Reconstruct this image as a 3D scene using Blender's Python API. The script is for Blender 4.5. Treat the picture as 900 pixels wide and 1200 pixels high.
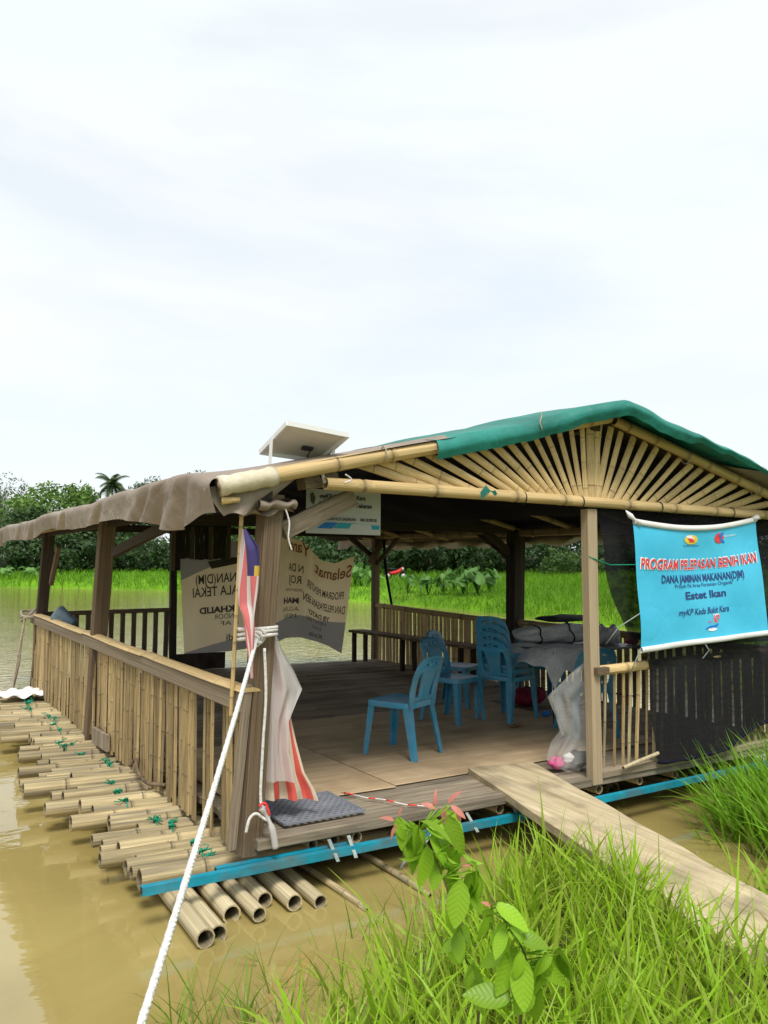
import bpy, math, random
import numpy as np
from mathutils import Vector, Matrix, Quaternion

for o in list(bpy.data.objects): bpy.data.objects.remove(o)
scene = bpy.context.scene
COL = scene.collection
R = random.Random(7)
NR = np.random.RandomState(11)
rad = math.radians

# ------------------------------------------------------------------ camera
CAM = Vector((-1.858, -4.327, 1.5))
YAW, PITCH, ROLL, FPX = -0.5581, 0.0694, 0.0065, 950.0
fwd0 = Vector((-math.sin(YAW), math.cos(YAW), 0)); rgt0 = Vector((math.cos(YAW), math.sin(YAW), 0)); up0 = Vector((0, 0, 1))
FW = fwd0*math.cos(PITCH) + up0*math.sin(PITCH)
UP = up0*math.cos(PITCH) - fwd0*math.sin(PITCH)
RT = rgt0*math.cos(ROLL) + UP*math.sin(ROLL)
UP = UP*math.cos(ROLL) - rgt0*math.sin(ROLL)
cam_data = bpy.data.cameras.new('camera'); cam = bpy.data.objects.new('camera', cam_data); COL.objects.link(cam)
m = Matrix((RT, UP, -FW)).transposed().to_4x4(); m.translation = CAM
cam.matrix_world = m
cam_data.sensor_fit = 'VERTICAL'; cam_data.sensor_height = 36.0; cam_data.sensor_width = 27.0
cam_data.lens = FPX/1200*36
cam_data.clip_start = 0.05; cam_data.clip_end = 4000
scene.camera = cam
scene.render.resolution_x = 768; scene.render.resolution_y = 1024

# ------------------------------------------------------------------ sky, sun, exposure
SUN_EL, SUN_AZ = rad(58), rad(205)          # azimuth measured clockwise from +Y
world = bpy.data.worlds.new('World'); scene.world = world; world.use_nodes = True
nt = world.node_tree; nt.nodes.clear()
N = nt.nodes.new; LK = nt.links.new
out = N('ShaderNodeOutputWorld'); bg = N('ShaderNodeBackground'); bg.inputs['Strength'].default_value = 0.15
sky = N('ShaderNodeTexSky'); sky.sky_type = 'NISHITA'; sky.sun_disc = False
sky.sun_elevation = SUN_EL; sky.sun_rotation = SUN_AZ; sky.air_density = 1.0; sky.dust_density = 1.0; sky.ozone_density = .6
tc = N('ShaderNodeTexCoord'); mp = N('ShaderNodeMapping'); mp.inputs['Scale'].default_value = (1.0, 1.0, 4.0)
mp.inputs['Location'].default_value = (0.55, 0.2, 0.35)
n1 = N('ShaderNodeTexNoise'); n1.inputs['Scale'].default_value = 1.5; n1.inputs['Detail'].default_value = 7; n1.inputs['Roughness'].default_value = .55
n1.inputs['Distortion'].default_value = .4
cr = N('ShaderNodeValToRGB'); cr.color_ramp.elements[0].position = .30; cr.color_ramp.elements[1].position = .50
cr.color_ramp.elements[0].color = (.82, .82, .82, 1); cr.color_ramp.elements[1].color = (1, 1, 1, 1)
n2 = N('ShaderNodeTexNoise'); n2.inputs['Scale'].default_value = 2.2; n2.inputs['Detail'].default_value = 5
cr2 = N('ShaderNodeValToRGB'); cr2.color_ramp.elements[0].position = .35; cr2.color_ramp.elements[1].position = .65
cr2.color_ramp.elements[0].color = (4.72, 5.05, 5.2, 1); cr2.color_ramp.elements[1].color = (4.95, 5.15, 5.25, 1)
mx = N('ShaderNodeMix'); mx.data_type = 'RGBA'
LK(tc.outputs['Generated'], mp.inputs['Vector']); LK(mp.outputs[0], n1.inputs['Vector']); LK(mp.outputs[0], n2.inputs['Vector'])
LK(n1.outputs['Fac'], cr.inputs[0]); LK(n2.outputs['Fac'], cr2.inputs[0])
LK(cr.outputs['Color'], mx.inputs['Factor']); LK(sky.outputs[0], mx.inputs['A']); LK(cr2.outputs[0], mx.inputs['B'])
LK(mx.outputs['Result'], bg.inputs['Color']); LK(bg.outputs[0], out.inputs['Surface'])
sd_ = bpy.data.lights.new('sun', 'SUN'); sd_.energy = 2.9; sd_.angle = rad(20); sd_.color = (1, .96, .9)
sun = bpy.data.objects.new('sun', sd_); COL.objects.link(sun); sun.location = (0, 0, 30)
sdir = Vector((math.sin(SUN_AZ)*math.cos(SUN_EL), math.cos(SUN_AZ)*math.cos(SUN_EL), math.sin(SUN_EL)))
sun.rotation_euler = sdir.to_track_quat('Z', 'Y').to_euler()
vs = scene.view_settings; vs.view_transform = 'Standard'; vs.look = 'None'; vs.gamma = 1; vs.exposure = 0.40
vs.use_curve_mapping = False
scene.render.engine = 'CYCLES'
scene.cycles.max_bounces = 8; scene.cycles.transparent_max_bounces = 24

# ------------------------------------------------------------------ survey helpers: where a sight line meets a known plane or distance
def ray(px, py): return FW*FPX + RT*(px-450) + UP*(600-py)
def on(px, py, axis, val):
    d = ray(px, py); return CAM + d*((val-CAM[axis])/d[axis])
def at(px, py, dep): return CAM + ray(px, py)*(dep/FPX)

# ------------------------------------------------------------------ materials
MATS = {}
def newmat(name):
    m = bpy.data.materials.new(name); m.use_nodes = True; MATS[name] = m
    t = m.node_tree; return m, t, t.nodes.new, t.links.new, t.nodes['Principled BSDF']
def surf(name, c1, c2, rough=.8, scale=(3, 3, 3), nscale=3, detail=6, rand=.25, bump=.15, coords='Object', lo=.3, hi=.7,
         attr=None, stain=None, spec=.3, metal=0, bscale=4, bdist=.01, translucent=0, grain=None, crease=None):
    m, t, N, LK, P = newmat(name)
    tc = N('ShaderNodeTexCoord'); mp = N('ShaderNodeMapping'); mp.inputs['Scale'].default_value = scale
    LK(tc.outputs[coords], mp.inputs['Vector'])
    oi = N('ShaderNodeObjectInfo'); mul = N('ShaderNodeMath'); mul.operation = 'MULTIPLY'; mul.inputs[1].default_value = 60
    LK(oi.outputs['Random'], mul.inputs[0])
    n = N('ShaderNodeTexNoise'); n.noise_dimensions = '4D'; n.inputs['Scale'].default_value = nscale; n.inputs['Detail'].default_value = detail
    n.inputs['Roughness'].default_value = .6
    LK(mp.outputs[0], n.inputs['Vector']); LK(mul.outputs[0], n.inputs['W'])
    r = N('ShaderNodeValToRGB'); e = r.color_ramp.elements; e[0].position = lo; e[1].position = hi
    e[0].color = (*c1, 1); e[1].color = (*c2, 1)
    LK(n.outputs['Fac'], r.inputs[0]); col = r.outputs['Color']
    if stain:
        n3 = N('ShaderNodeTexNoise'); n3.noise_dimensions = '4D'; n3.inputs['Scale'].default_value = stain[1]; n3.inputs['Detail'].default_value = 5
        LK(tc.outputs[coords], n3.inputs['Vector']); LK(mul.outputs[0], n3.inputs['W'])
        r3 = N('ShaderNodeValToRGB'); r3.color_ramp.elements[0].position = stain[2]; r3.color_ramp.elements[1].position = stain[3]
        LK(n3.outputs['Fac'], r3.inputs[0])
        ms = N('ShaderNodeMix'); ms.data_type = 'RGBA'; LK(r3.outputs['Color'], ms.inputs['Factor']); LK(col, ms.inputs['A'])
        ms.inputs['B'].default_value = (*stain[0], 1); col = ms.outputs['Result']
    if grain:
        mg = N('ShaderNodeMapping'); mg.inputs['Scale'].default_value = grain[0]; LK(tc.outputs[coords], mg.inputs['Vector'])
        ng = N('ShaderNodeTexNoise'); ng.noise_dimensions = '4D'; ng.inputs['Scale'].default_value = 1; ng.inputs['Detail'].default_value = 5; ng.inputs['Roughness'].default_value = .7
        LK(mg.outputs[0], ng.inputs['Vector']); LK(mul.outputs[0], ng.inputs['W'])
        mrg = N('ShaderNodeMapRange'); mrg.inputs['From Min'].default_value = .3; mrg.inputs['From Max'].default_value = .7
        mrg.inputs['To Min'].default_value = 1-grain[1]; mrg.inputs['To Max'].default_value = 1+grain[1]*.6; LK(ng.outputs['Fac'], mrg.inputs['Value'])
        mgx = N('ShaderNodeVectorMath'); mgx.operation = 'SCALE'; LK(col, mgx.inputs[0]); LK(mrg.outputs[0], mgx.inputs['Scale']); col = mgx.outputs[0]
    if attr:
        a = N('ShaderNodeAttribute'); a.attribute_name = attr
        mm = N('ShaderNodeMix'); mm.data_type = 'RGBA'; mm.blend_type = 'MULTIPLY'; mm.inputs['Factor'].default_value = 1
        LK(col, mm.inputs['A']); LK(a.outputs['Color'], mm.inputs['B']); col = mm.outputs['Result']
    if rand:
        hs = N('ShaderNodeHueSaturation'); mr = N('ShaderNodeMapRange')
        mr.inputs['To Min'].default_value = 1-rand; mr.inputs['To Max'].default_value = 1+rand
        LK(oi.outputs['Random'], mr.inputs['Value']); LK(mr.outputs[0], hs.inputs['Value']); LK(col, hs.inputs['Color']); col = hs.outputs['Color']
    LK(col, P.inputs['Base Color']); P.inputs['Roughness'].default_value = rough
    P.inputs['Specular IOR Level'].default_value = spec; P.inputs['Metallic'].default_value = metal
    if bump:
        nb = N('ShaderNodeTexNoise'); nb.inputs['Scale'].default_value = nscale*bscale; nb.inputs['Detail'].default_value = 4
        LK(mp.outputs[0], nb.inputs['Vector'])
        b = N('ShaderNodeBump'); b.inputs['Strength'].default_value = bump; b.inputs['Distance'].default_value = bdist
        hgt = nb.outputs['Fac']
        if crease:
            nd = N('ShaderNodeTexNoise'); nd.inputs['Scale'].default_value = crease[0]*.8; nd.inputs['Detail'].default_value = 2; LK(tc.outputs[coords], nd.inputs['Vector'])
            ad = N('ShaderNodeMixRGB'); ad.inputs[0].default_value = .35; LK(tc.outputs[coords], ad.inputs[1]); LK(nd.outputs['Color'], ad.inputs[2])
            vo = N('ShaderNodeTexVoronoi'); vo.feature = 'DISTANCE_TO_EDGE'; vo.inputs['Scale'].default_value = crease[0]; LK(ad.outputs[0], vo.inputs['Vector'])
            mv = N('ShaderNodeMapRange'); mv.inputs['From Max'].default_value = .12; mv.inputs['To Max'].default_value = crease[1]; LK(vo.outputs['Distance'], mv.inputs['Value'])
            sm = N('ShaderNodeMath'); sm.operation = 'ADD'; LK(nb.outputs['Fac'], sm.inputs[0]); LK(mv.outputs[0], sm.inputs[1]); hgt = sm.outputs[0]
        LK(hgt, b.inputs['Height']); LK(b.outputs[0], P.inputs['Normal'])
    if translucent:
        o = t.nodes['Material Output']; tr = N('ShaderNodeBsdfTranslucent'); LK(col, tr.inputs['Color'])
        mxs = N('ShaderNodeMixShader'); mxs.inputs[0].default_value = translucent
        LK(P.outputs[0], mxs.inputs[1]); LK(tr.outputs[0], mxs.inputs[2]); LK(mxs.outputs[0], o.inputs['Surface'])
    return m
def see_through(name, color, fac, nscale=6, var=.15, rough=.9, scale=(1, 1, 1), spec=.2):
    m, t, N, LK, P = newmat(name)
    P.inputs['Base Color'].default_value = (*color, 1); P.inputs['Roughness'].default_value = rough; P.inputs['Specular IOR Level'].default_value = spec
    tr = N('ShaderNodeBsdfTransparent'); mxs = N('ShaderNodeMixShader'); o = t.nodes['Material Output']
    tc = N('ShaderNodeTexCoord'); mp = N('ShaderNodeMapping'); mp.inputs['Scale'].default_value = scale
    n = N('ShaderNodeTexNoise'); n.inputs['Scale'].default_value = nscale; n.inputs['Detail'].default_value = 8
    mr = N('ShaderNodeMapRange'); mr.inputs['From Min'].default_value = .3; mr.inputs['From Max'].default_value = .7
    mr.inputs['To Min'].default_value = fac-var; mr.inputs['To Max'].default_value = fac+var
    LK(tc.outputs['Object'], mp.inputs['Vector']); LK(mp.outputs[0], n.inputs['Vector']); LK(n.outputs['Fac'], mr.inputs['Value'])
    LK(mr.outputs[0], mxs.inputs[0]); LK(tr.outputs[0], mxs.inputs[1]); LK(P.outputs[0], mxs.inputs[2]); LK(mxs.outputs[0], o.inputs['Surface'])
    return m
def foliage(name, c1, c2, trans=.35, rough=.5, rand=.12, nscale=1.2):
    m, t, N, LK, P = newmat(name)
    a = N('ShaderNodeAttribute'); a.attribute_name = 'Col'
    r = N('ShaderNodeValToRGB'); r.color_ramp.elements[0].color = (*c1, 1); r.color_ramp.elements[1].color = (*c2, 1)
    LK(a.outputs['Fac'], r.inputs[0])
    oi = N('ShaderNodeObjectInfo'); hs = N('ShaderNodeHueSaturation'); mr = N('ShaderNodeMapRange')
    mr.inputs['To Min'].default_value = 1-rand; mr.inputs['To Max'].default_value = 1+rand
    LK(oi.outputs['Random'], mr.inputs['Value']); LK(mr.outputs[0], hs.inputs['Value']); LK(r.outputs[0], hs.inputs['Color'])
    col = hs.outputs['Color']
    LK(col, P.inputs['Base Color']); P.inputs['Roughness'].default_value = rough; P.inputs['Specular IOR Level'].default_value = .3
    tr = N('ShaderNodeBsdfTranslucent'); LK(col, tr.inputs['Color'])
    mxs = N('ShaderNodeMixShader'); mxs.inputs[0].default_value = trans; o = t.nodes['Material Output']
    LK(P.outputs[0], mxs.inputs[1]); LK(tr.outputs[0], mxs.inputs[2]); LK(mxs.outputs[0], o.inputs['Surface'])
    return m
def veins(name):
    m = MATS[name]; t = m.node_tree; N = t.nodes.new; LK = t.links.new; P = t.nodes['Principled BSDF']
    tc = N('ShaderNodeTexCoord'); sx = N('ShaderNodeSeparateXYZ'); LK(tc.outputs['Object'], sx.inputs[0])
    ab = N('ShaderNodeMath'); ab.operation = 'ABSOLUTE'; LK(sx.outputs[1], ab.inputs[0])
    ma = N('ShaderNodeMath'); ma.operation = 'MULTIPLY_ADD'; ma.inputs[1].default_value = -.9; LK(ab.outputs[0], ma.inputs[0]); LK(sx.outputs[0], ma.inputs[2])
    mu = N('ShaderNodeMath'); mu.operation = 'MULTIPLY'; mu.inputs[1].default_value = 55; LK(ma.outputs[0], mu.inputs[0])
    si = N('ShaderNodeMath'); si.operation = 'SINE'; LK(mu.outputs[0], si.inputs[0])
    b = N('ShaderNodeBump'); b.inputs['Strength'].default_value = .10; b.inputs['Distance'].default_value = .006; LK(si.outputs[0], b.inputs['Height']); LK(b.outputs[0], P.inputs['Normal'])
    old = P.inputs['Base Color'].links[0].from_socket
    mr = N('ShaderNodeMapRange'); mr.inputs['From Min'].default_value = .75; mr.inputs['From Max'].default_value = 1; mr.inputs['To Min'].default_value = 1.0; mr.inputs['To Max'].default_value = 1.18; LK(si.outputs[0], mr.inputs['Value'])
    vm = N('ShaderNodeVectorMath'); vm.operation = 'SCALE'; LK(old, vm.inputs[0]); LK(mr.outputs[0], vm.inputs['Scale']); LK(vm.outputs[0], P.inputs['Base Color'])
def flat(name, c, rough=.6, spec=.2, metal=0):
    m, t, N, LK, P = newmat(name)
    P.inputs['Base Color'].default_value = (*c, 1); P.inputs['Roughness'].default_value = rough
    P.inputs['Specular IOR Level'].default_value = spec; P.inputs['Metallic'].default_value = metal
    return m

M = MATS
surf('bamboo_gable', (.47, .32, .135), (.68, .51, .255), .55, (3, 3, 5), 2, rand=.14, bump=.1, attr='Col', stain=((.30, .20, .09), 2.5, .55, .8), grain=((7, 7, 1.5), .28))
surf('bamboo_rail', (.19, .13, .06), (.52, .38, .175), .65, (2.5, 2.5, 3), 2, rand=.38, bump=.2, attr='Col', stain=((.17, .125, .075), 2.2, .5, .75), grain=((6, 6, 1.2), .45))
surf('bamboo_log', (.29, .225, .115), (.55, .45, .25), .6, (2, 2, 3), 2, rand=.3, bump=.2, attr='Col', stain=((.19, .165, .12), 3.0, .45, .68), grain=((5, 5, 1.3), .42))
surf('bamboo_pale', (.45, .36, .2), (.66, .57, .38), .6, (2, 2, 3), 2, rand=.15, bump=.15, attr='Col', stain=((.2, .16, .09), 3, .55, .75), grain=((5, 5, 1.3), .40))
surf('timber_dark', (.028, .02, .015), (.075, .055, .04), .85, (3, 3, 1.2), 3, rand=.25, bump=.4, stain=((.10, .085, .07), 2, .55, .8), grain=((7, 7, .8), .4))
surf('timber_mid', (.10, .066, .038), (.24, .17, .105), .85, (5, 5, 1.0), 3, rand=.15, bump=.5, stain=((.25, .21, .16), 2.5, .55, .8), grain=((8, 8, .7), .5))
surf('timber_pale', (.34, .25, .15), (.54, .43, .28), .75, (4, 4, .8), 3, rand=.08, bump=.3, stain=((.25, .19, .12), 3, .55, .8), grain=((9, 9, .6), .3))
surf('timber_grey', (.20, .15, .10), (.38, .305, .215), .85, (5, 5, .8), 3, rand=.18, bump=.4, stain=((.12, .10, .075), 2.2, .5, .8), grain=((9, 9, .7), .5))
surf('deck_plank', (.17, .13, .09), (.34, .275, .20), .75, (1.2, 14, 14), 2, rand=.3, bump=.3, stain=((.06, .05, .038), 1.2, .5, .8), spec=.25, grain=((2.5, 60, 60), .45))
surf('deck_edge', (.17, .135, .095), (.33, .28, .205), .75, (1.2, 14, 14), 2, rand=.2, bump=.3, stain=((.11, .09, .065), 1.6, .5, .8), spec=.25, grain=((2.5, 60, 60), .45))
surf('plywood', (.33, .24, .14), (.48, .365, .23), .7, (1, 6, 6), 1.5, rand=.12, bump=.06, stain=((.22, .155, .09), 1.9, .48, .75), spec=.2, grain=((2, 25, 25), .2))
surf('gangway_wood', (.40, .315, .18), (.60, .505, .33), .75, (12, .9, 12), 1.5, rand=0, bump=.25, stain=((.24, .19, .12), 3.4, .48, .70), grain=((45, 2.2, 45), .3))
surf('tarp_grey', (.215, .165, .125), (.29, .235, .185), .6, (1, 1, 1), 1.5, rand=0, bump=.85, stain=((.36, .31, .25), 1.1, .5, .75), bscale=6, bdist=.02, spec=.35, crease=(2.2, .5), grain=((3, 3, 3), .22))
surf('tarp_green', (.004, .12, .095), (.012, .20, .16), .55, (1, 1, 1), 2, rand=0, bump=.5, stain=((.02, .24, .20), 3, .5, .8), bscale=5, bdist=.02, spec=.4, crease=(3, .4), grain=((4, 4, 4), .2))
surf('tarp_hem', (.30, .25, .18), (.42, .36, .27), .7, (1, 1, 1), 2, rand=0, bump=.2, translucent=.5)
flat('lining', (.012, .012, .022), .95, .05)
surf('blue_paint', (.005, .19, .28), (.01, .29, .40), .5, (2, 2, 2), 3, rand=.05, bump=.15, stain=((.10, .13, .12), 5, .50, .72), grain=((4, 9, 9), .3))
surf('chair_blue', (.03, .22, .38), (.055, .29, .47), .42, (1, 1, 1), 4, rand=.08, bump=.05, stain=((.14, .29, .40), 6, .45, .75), spec=.45, grain=((9, 9, 9), .15))
see_through('net', (.010, .010, .012), .88, 9, .10, scale=(1, 1, 3))
see_through('net_thin', (.012, .02, .012), .28, 3, .07)
surf('banner_blue', (.04, .42, .64), (.07, .50, .72), .5, (1, 1, 1), 2, rand=0, bump=.14, bscale=5, bdist=.015, spec=.35, crease=(4, .5))
surf('banner_white', (.40, .40, .40), (.50, .50, .49), .55, (1, 1, 1), 2, rand=0, bump=.05)
surf('cloth_white', (.62, .61, .59), (.78, .77, .75), .8, (1, 1, 1), 3, rand=.05, bump=.1)
surf('rope_white', (.42, .40, .38), (.80, .78, .74), .8, (1, 1, 1), 70, rand=.05, bump=.5, bscale=2)
surf('rope_old', (.22, .18, .13), (.42, .36, .28), .9, (1, 1, 1), 30, rand=.1, bump=.5, bscale=2)
surf('rope_green', (.0, .17, .09), (.01, .30, .17), .6, (1, 1, 1), 30, rand=.1, bump=.2)
surf('strip', (.16, .20, .19), (.34, .38, .35), .6, (1, 1, 1), 20, rand=.1, bump=.1)
surf('mat_rubber', (.15, .16, .185), (.24, .25, .28), .7, (1, 1, 1), 8, rand=0, bump=.2)
surf('mud', (.10, .075, .04), (.19, .145, .08), .9, (1, 1, 1), 1.4, rand=0, bump=.5, coords='Object', bscale=5)
surf('black_metal', (.02, .02, .022), (.04, .04, .04), .5, rand=0, bump=0)
surf('table_top', (.10, .09, .11), (.17, .15, .17), .4, rand=0, bump=0, nscale=4)
surf('cloth_grey', (.46, .47, .49), (.68, .69, .70), .7, (1, 1, 1), 5, rand=.1, bump=.5, bscale=3, bdist=.02, crease=(9, .6))
surf('cloth_dark', (.025, .03, .03), (.06, .065, .065), .8, (1, 1, 1), 5, rand=.1, bump=.3)
surf('cloth_maroon', (.16, .01, .03), (.28, .02, .05), .8, (1, 1, 1), 8, rand=.1, bump=.2)
surf('pink', (.55, .06, .20), (.75, .16, .35), .5, (1, 1, 1), 12, rand=.1, bump=.1)
surf('denim', (.10, .15, .20), (.22, .29, .35), .8, (1, 1, 1), 8, rand=0, bump=.3)
flat('panel_white', (.70, .70, .69), .5, .3); surf('panel_back', (.62, .59, .53), (.74, .71, .65), .6, (1, 6, 1), 3, rand=0, bump=.03)
flat('panel_glass', (.01, .015, .04), .12, .5); flat('black', (.012, .012, .012), .5)
flat('ink_red', (.72, .05, .05), .6); flat('ink_navy', (.03, .06, .20), .6); flat('ink_white', (.80, .80, .80), .6); flat('ink_blue', (.02, .16, .50), .6)
flat('ink_yellow', (.75, .55, .06), .6); flat('ink_black', (.03, .03, .04), .6); flat('ink_teal', (.03, .30, .40), .6)
flat('ink_faded', (.10, .08, .065), .8, .05); flat('ink_rust', (.36, .12, .05), .8, .05)
surf('trunk', (.10, .085, .065), (.24, .21, .17), .9, (1, 1, 1), 1.5, rand=.15, bump=.3)
surf('trunk_pale', (.26, .25, .21), (.42, .40, .35), .9, (1, 1, 1), 1.5, rand=.15, bump=.3)
foliage('leaf_dark', (.026, .058, .024), (.095, .165, .055)); foliage('leaf_mid', (.045, .10, .03), (.15, .25, .065))
foliage('leaf_bright', (.06, .14, .025), (.20, .34, .06)); foliage('leaf_grey', (.075, .11, .07), (.19, .235, .14))
foliage('leaf_palm', (.03, .06, .02), (.10, .15, .05)); foliage('leaf_taro', (.05, .16, .025), (.17, .34, .08), .35)
foliage('grass_near', (.25, .19, .07), (.29, .52, .014), .4, .45); foliage('grass_reed', (.15, .17, .03), (.20, .46, .02), .4, .45)
foliage('grass_far', (.05, .13, .008), (.19, .40, .015), .4, .6)
foliage('leaf_young', (.15, .33, .016), (.33, .55, .035), .45, .38, rand=.28); foliage('leaf_pink', (.50, .13, .10), (.68, .28, .22), .4, .4)
veins('leaf_young')
surf('stem', (.10, .07, .03), (.18, .16, .05), .7, rand=.1, bump=0)
surf('field', (.06, .15, .010), (.17, .36, .014), .95, (1, 1, 1), .35, rand=0, bump=.3, stain=((.22, .26, .04), .12, .55, .8), bscale=8, bdist=.2, spec=.1)
surf('plastic_wrap', (.42, .35, .22), (.70, .64, .50), .25, (1, 1, 1), 6, rand=0, bump=.4, spec=.6)
def water_mat():
    m, t, N, LK, P = newmat('water')
    tc = N('ShaderNodeTexCoord'); n = N('ShaderNodeTexNoise'); n.inputs['Scale'].default_value = .7; n.inputs['Detail'].default_value = 9; n.inputs['Distortion'].default_value = 1.2
    r = N('ShaderNodeValToRGB'); r.color_ramp.elements[0].color = (.265, .205, .068, 1); r.color_ramp.elements[1].color = (.35, .28, .10, 1)
    r.color_ramp.elements[0].position = .35; r.color_ramp.elements[1].position = .65
    LK(tc.outputs['Object'], n.inputs['Vector']); LK(n.outputs['Fac'], r.inputs[0]); LK(r.outputs[0], P.inputs['Base Color'])
    P.inputs['Roughness'].default_value = .03; P.inputs['IOR'].default_value = 1.45; P.inputs['Specular IOR Level'].default_value = 1.0
    mp = N('ShaderNodeMapping'); mp.inputs['Scale'].default_value = (1, 2.2, 1); mp.inputs['Rotation'].default_value = (0, 0, -.55)
    nb = N('ShaderNodeTexNoise'); nb.inputs['Scale'].default_value = 3.0; nb.inputs['Detail'].default_value = 3
    b = N('ShaderNodeBump'); b.inputs['Strength'].default_value = .05; b.inputs['Distance'].default_value = .05
    LK(tc.outputs['Object'], mp.inputs['Vector']); LK(mp.outputs[0], nb.inputs['Vector']); LK(nb.outputs['Fac'], b.inputs['Height']); LK(b.outputs[0], P.inputs['Normal'])
    sp_ = N('ShaderNodeSeparateXYZ'); LK(tc.outputs['Object'], sp_.inputs[0]); mr = N('ShaderNodeMapRange')     # open water ripples, the lee of the bank is calm
    mr.inputs['From Min'].default_value = 1.5; mr.inputs['From Max'].default_value = 9; mr.inputs['To Min'].default_value = .045; mr.inputs['To Max'].default_value = .30
    LK(sp_.outputs[1], mr.inputs['Value']); LK(mr.outputs[0], b.inputs['Strength'])
water_mat()
def striped(name, n, red=(.72, .09, .08), white=(.78, .72, .66), canton=False, trans=.25):
    m, t, N, LK, P = newmat(name)
    uv = N('ShaderNodeUVMap'); sx = N('ShaderNodeSeparateXYZ'); LK(uv.outputs[0], sx.inputs[0])
    mu = N('ShaderNodeMath'); mu.operation = 'MULTIPLY'; mu.inputs[1].default_value = n; LK(sx.outputs[0], mu.inputs[0])
    fr = N('ShaderNodeMath'); fr.operation = 'FRACT'; LK(mu.outputs[0], fr.inputs[0])
    gt = N('ShaderNodeMath'); gt.operation = 'GREATER_THAN'; gt.inputs[1].default_value = .5; LK(fr.outputs[0], gt.inputs[0])
    mxx = N('ShaderNodeMix'); mxx.data_type = 'RGBA'; mxx.inputs['A'].default_value = (*white, 1); mxx.inputs['B'].default_value = (*red, 1)
    LK(gt.outputs[0], mxx.inputs['Factor']); col = mxx.outputs['Result']
    if canton:
        a = N('ShaderNodeMath'); a.operation = 'GREATER_THAN'; a.inputs[1].default_value = .58; LK(sx.outputs[0], a.inputs[0])
        b = N('ShaderNodeMath'); b.operation = 'LESS_THAN'; b.inputs[1].default_value = .30; LK(sx.outputs[1], b.inputs[0])
        ab = N('ShaderNodeMath'); ab.operation = 'MULTIPLY'; LK(a.outputs[0], ab.inputs[0]); LK(b.outputs[0], ab.inputs[1])
        m2 = N('ShaderNodeMix'); m2.data_type = 'RGBA'; m2.inputs['B'].default_value = (.05, .04, .16, 1)
        LK(ab.outputs[0], m2.inputs['Factor']); LK(col, m2.inputs['A'])
        c = N('ShaderNodeMath'); c.operation = 'GREATER_THAN'; c.inputs[1].default_value = .80; LK(sx.outputs[0], c.inputs[0])
        d = N('ShaderNodeMath'); d.operation = 'COMPARE'; d.inputs[1].default_value = .27; d.inputs[2].default_value = .03; LK(sx.outputs[1], d.inputs[0])
        cd = N('ShaderNodeMath'); cd.operation = 'MULTIPLY'; LK(c.outputs[0], cd.inputs[0]); LK(d.outputs[0], cd.inputs[1])
        m3 = N('ShaderNodeMix'); m3.data_type = 'RGBA'; m3.inputs['B'].default_value = (.65, .45, .06, 1)
        LK(cd.outputs[0], m3.inputs['Factor']); LK(m2.outputs['Result'], m3.inputs['A']); col = m3.outputs['Result']
    LK(col, P.inputs['Base Color']); P.inputs['Roughness'].default_value = .8
    tr = N('ShaderNodeBsdfTranslucent'); LK(col, tr.inputs['Color']); o = t.nodes['Material Output']
    mxs = N('ShaderNodeMixShader'); mxs.inputs[0].default_value = trans
    LK(P.outputs[0], mxs.inputs[1]); LK(tr.outputs[0], mxs.inputs[2]); LK(mxs.outputs[0], o.inputs['Surface'])
striped('flag_stripes', 3.5, red=(.66, .17, .17), white=(.70, .64, .62), canton=True); striped('cloth_stripes', 3.2, red=(.78, .13, .10), white=(.72, .60, .46))
def old_banner():
    m, t, N, LK, P = newmat('banner_old')
    uv = N('ShaderNodeUVMap'); sx = N('ShaderNodeSeparateXYZ'); LK(uv.outputs[0], sx.inputs[0])
    def band(expr_a, expr_b, op, thr):      # s*a + t*b  (op)  thr
        a = N('ShaderNodeMath'); a.operation = 'MULTIPLY'; a.inputs[1].default_value = expr_a; LK(sx.outputs[0], a.inputs[0])
        b = N('ShaderNodeMath'); b.operation = 'MULTIPLY_ADD'; b.inputs[1].default_value = expr_b; LK(sx.outputs[1], b.inputs[0]); LK(a.outputs[0], b.inputs[2])
        c = N('ShaderNodeMath'); c.operation = op; c.inputs[1].default_value = thr; LK(b.outputs[0], c.inputs[0]); return c
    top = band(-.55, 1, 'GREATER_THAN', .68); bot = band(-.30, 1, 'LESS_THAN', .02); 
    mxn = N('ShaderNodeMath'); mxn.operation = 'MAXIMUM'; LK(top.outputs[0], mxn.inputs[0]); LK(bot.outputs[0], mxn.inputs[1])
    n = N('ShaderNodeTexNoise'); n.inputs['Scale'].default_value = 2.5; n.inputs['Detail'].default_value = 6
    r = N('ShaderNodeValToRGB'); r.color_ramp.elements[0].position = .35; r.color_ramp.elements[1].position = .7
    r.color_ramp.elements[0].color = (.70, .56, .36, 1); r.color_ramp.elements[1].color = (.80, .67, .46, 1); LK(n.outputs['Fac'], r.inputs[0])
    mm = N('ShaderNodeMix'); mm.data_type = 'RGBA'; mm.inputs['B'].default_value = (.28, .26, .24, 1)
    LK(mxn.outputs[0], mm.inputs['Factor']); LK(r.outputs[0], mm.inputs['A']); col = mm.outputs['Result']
    LK(col, P.inputs['Base Color']); P.inputs['Roughness'].default_value = .6
    tr = N('ShaderNodeBsdfTranslucent'); LK(col, tr.inputs['Color']); o = t.nodes['Material Output']
    mxs = N('ShaderNodeMixShader'); mxs.inputs[0].default_value = .5
    LK(P.outputs[0], mxs.inputs[1]); LK(tr.outputs[0], mxs.inputs[2]); LK(mxs.outputs[0], o.inputs['Surface'])
old_banner()
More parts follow.
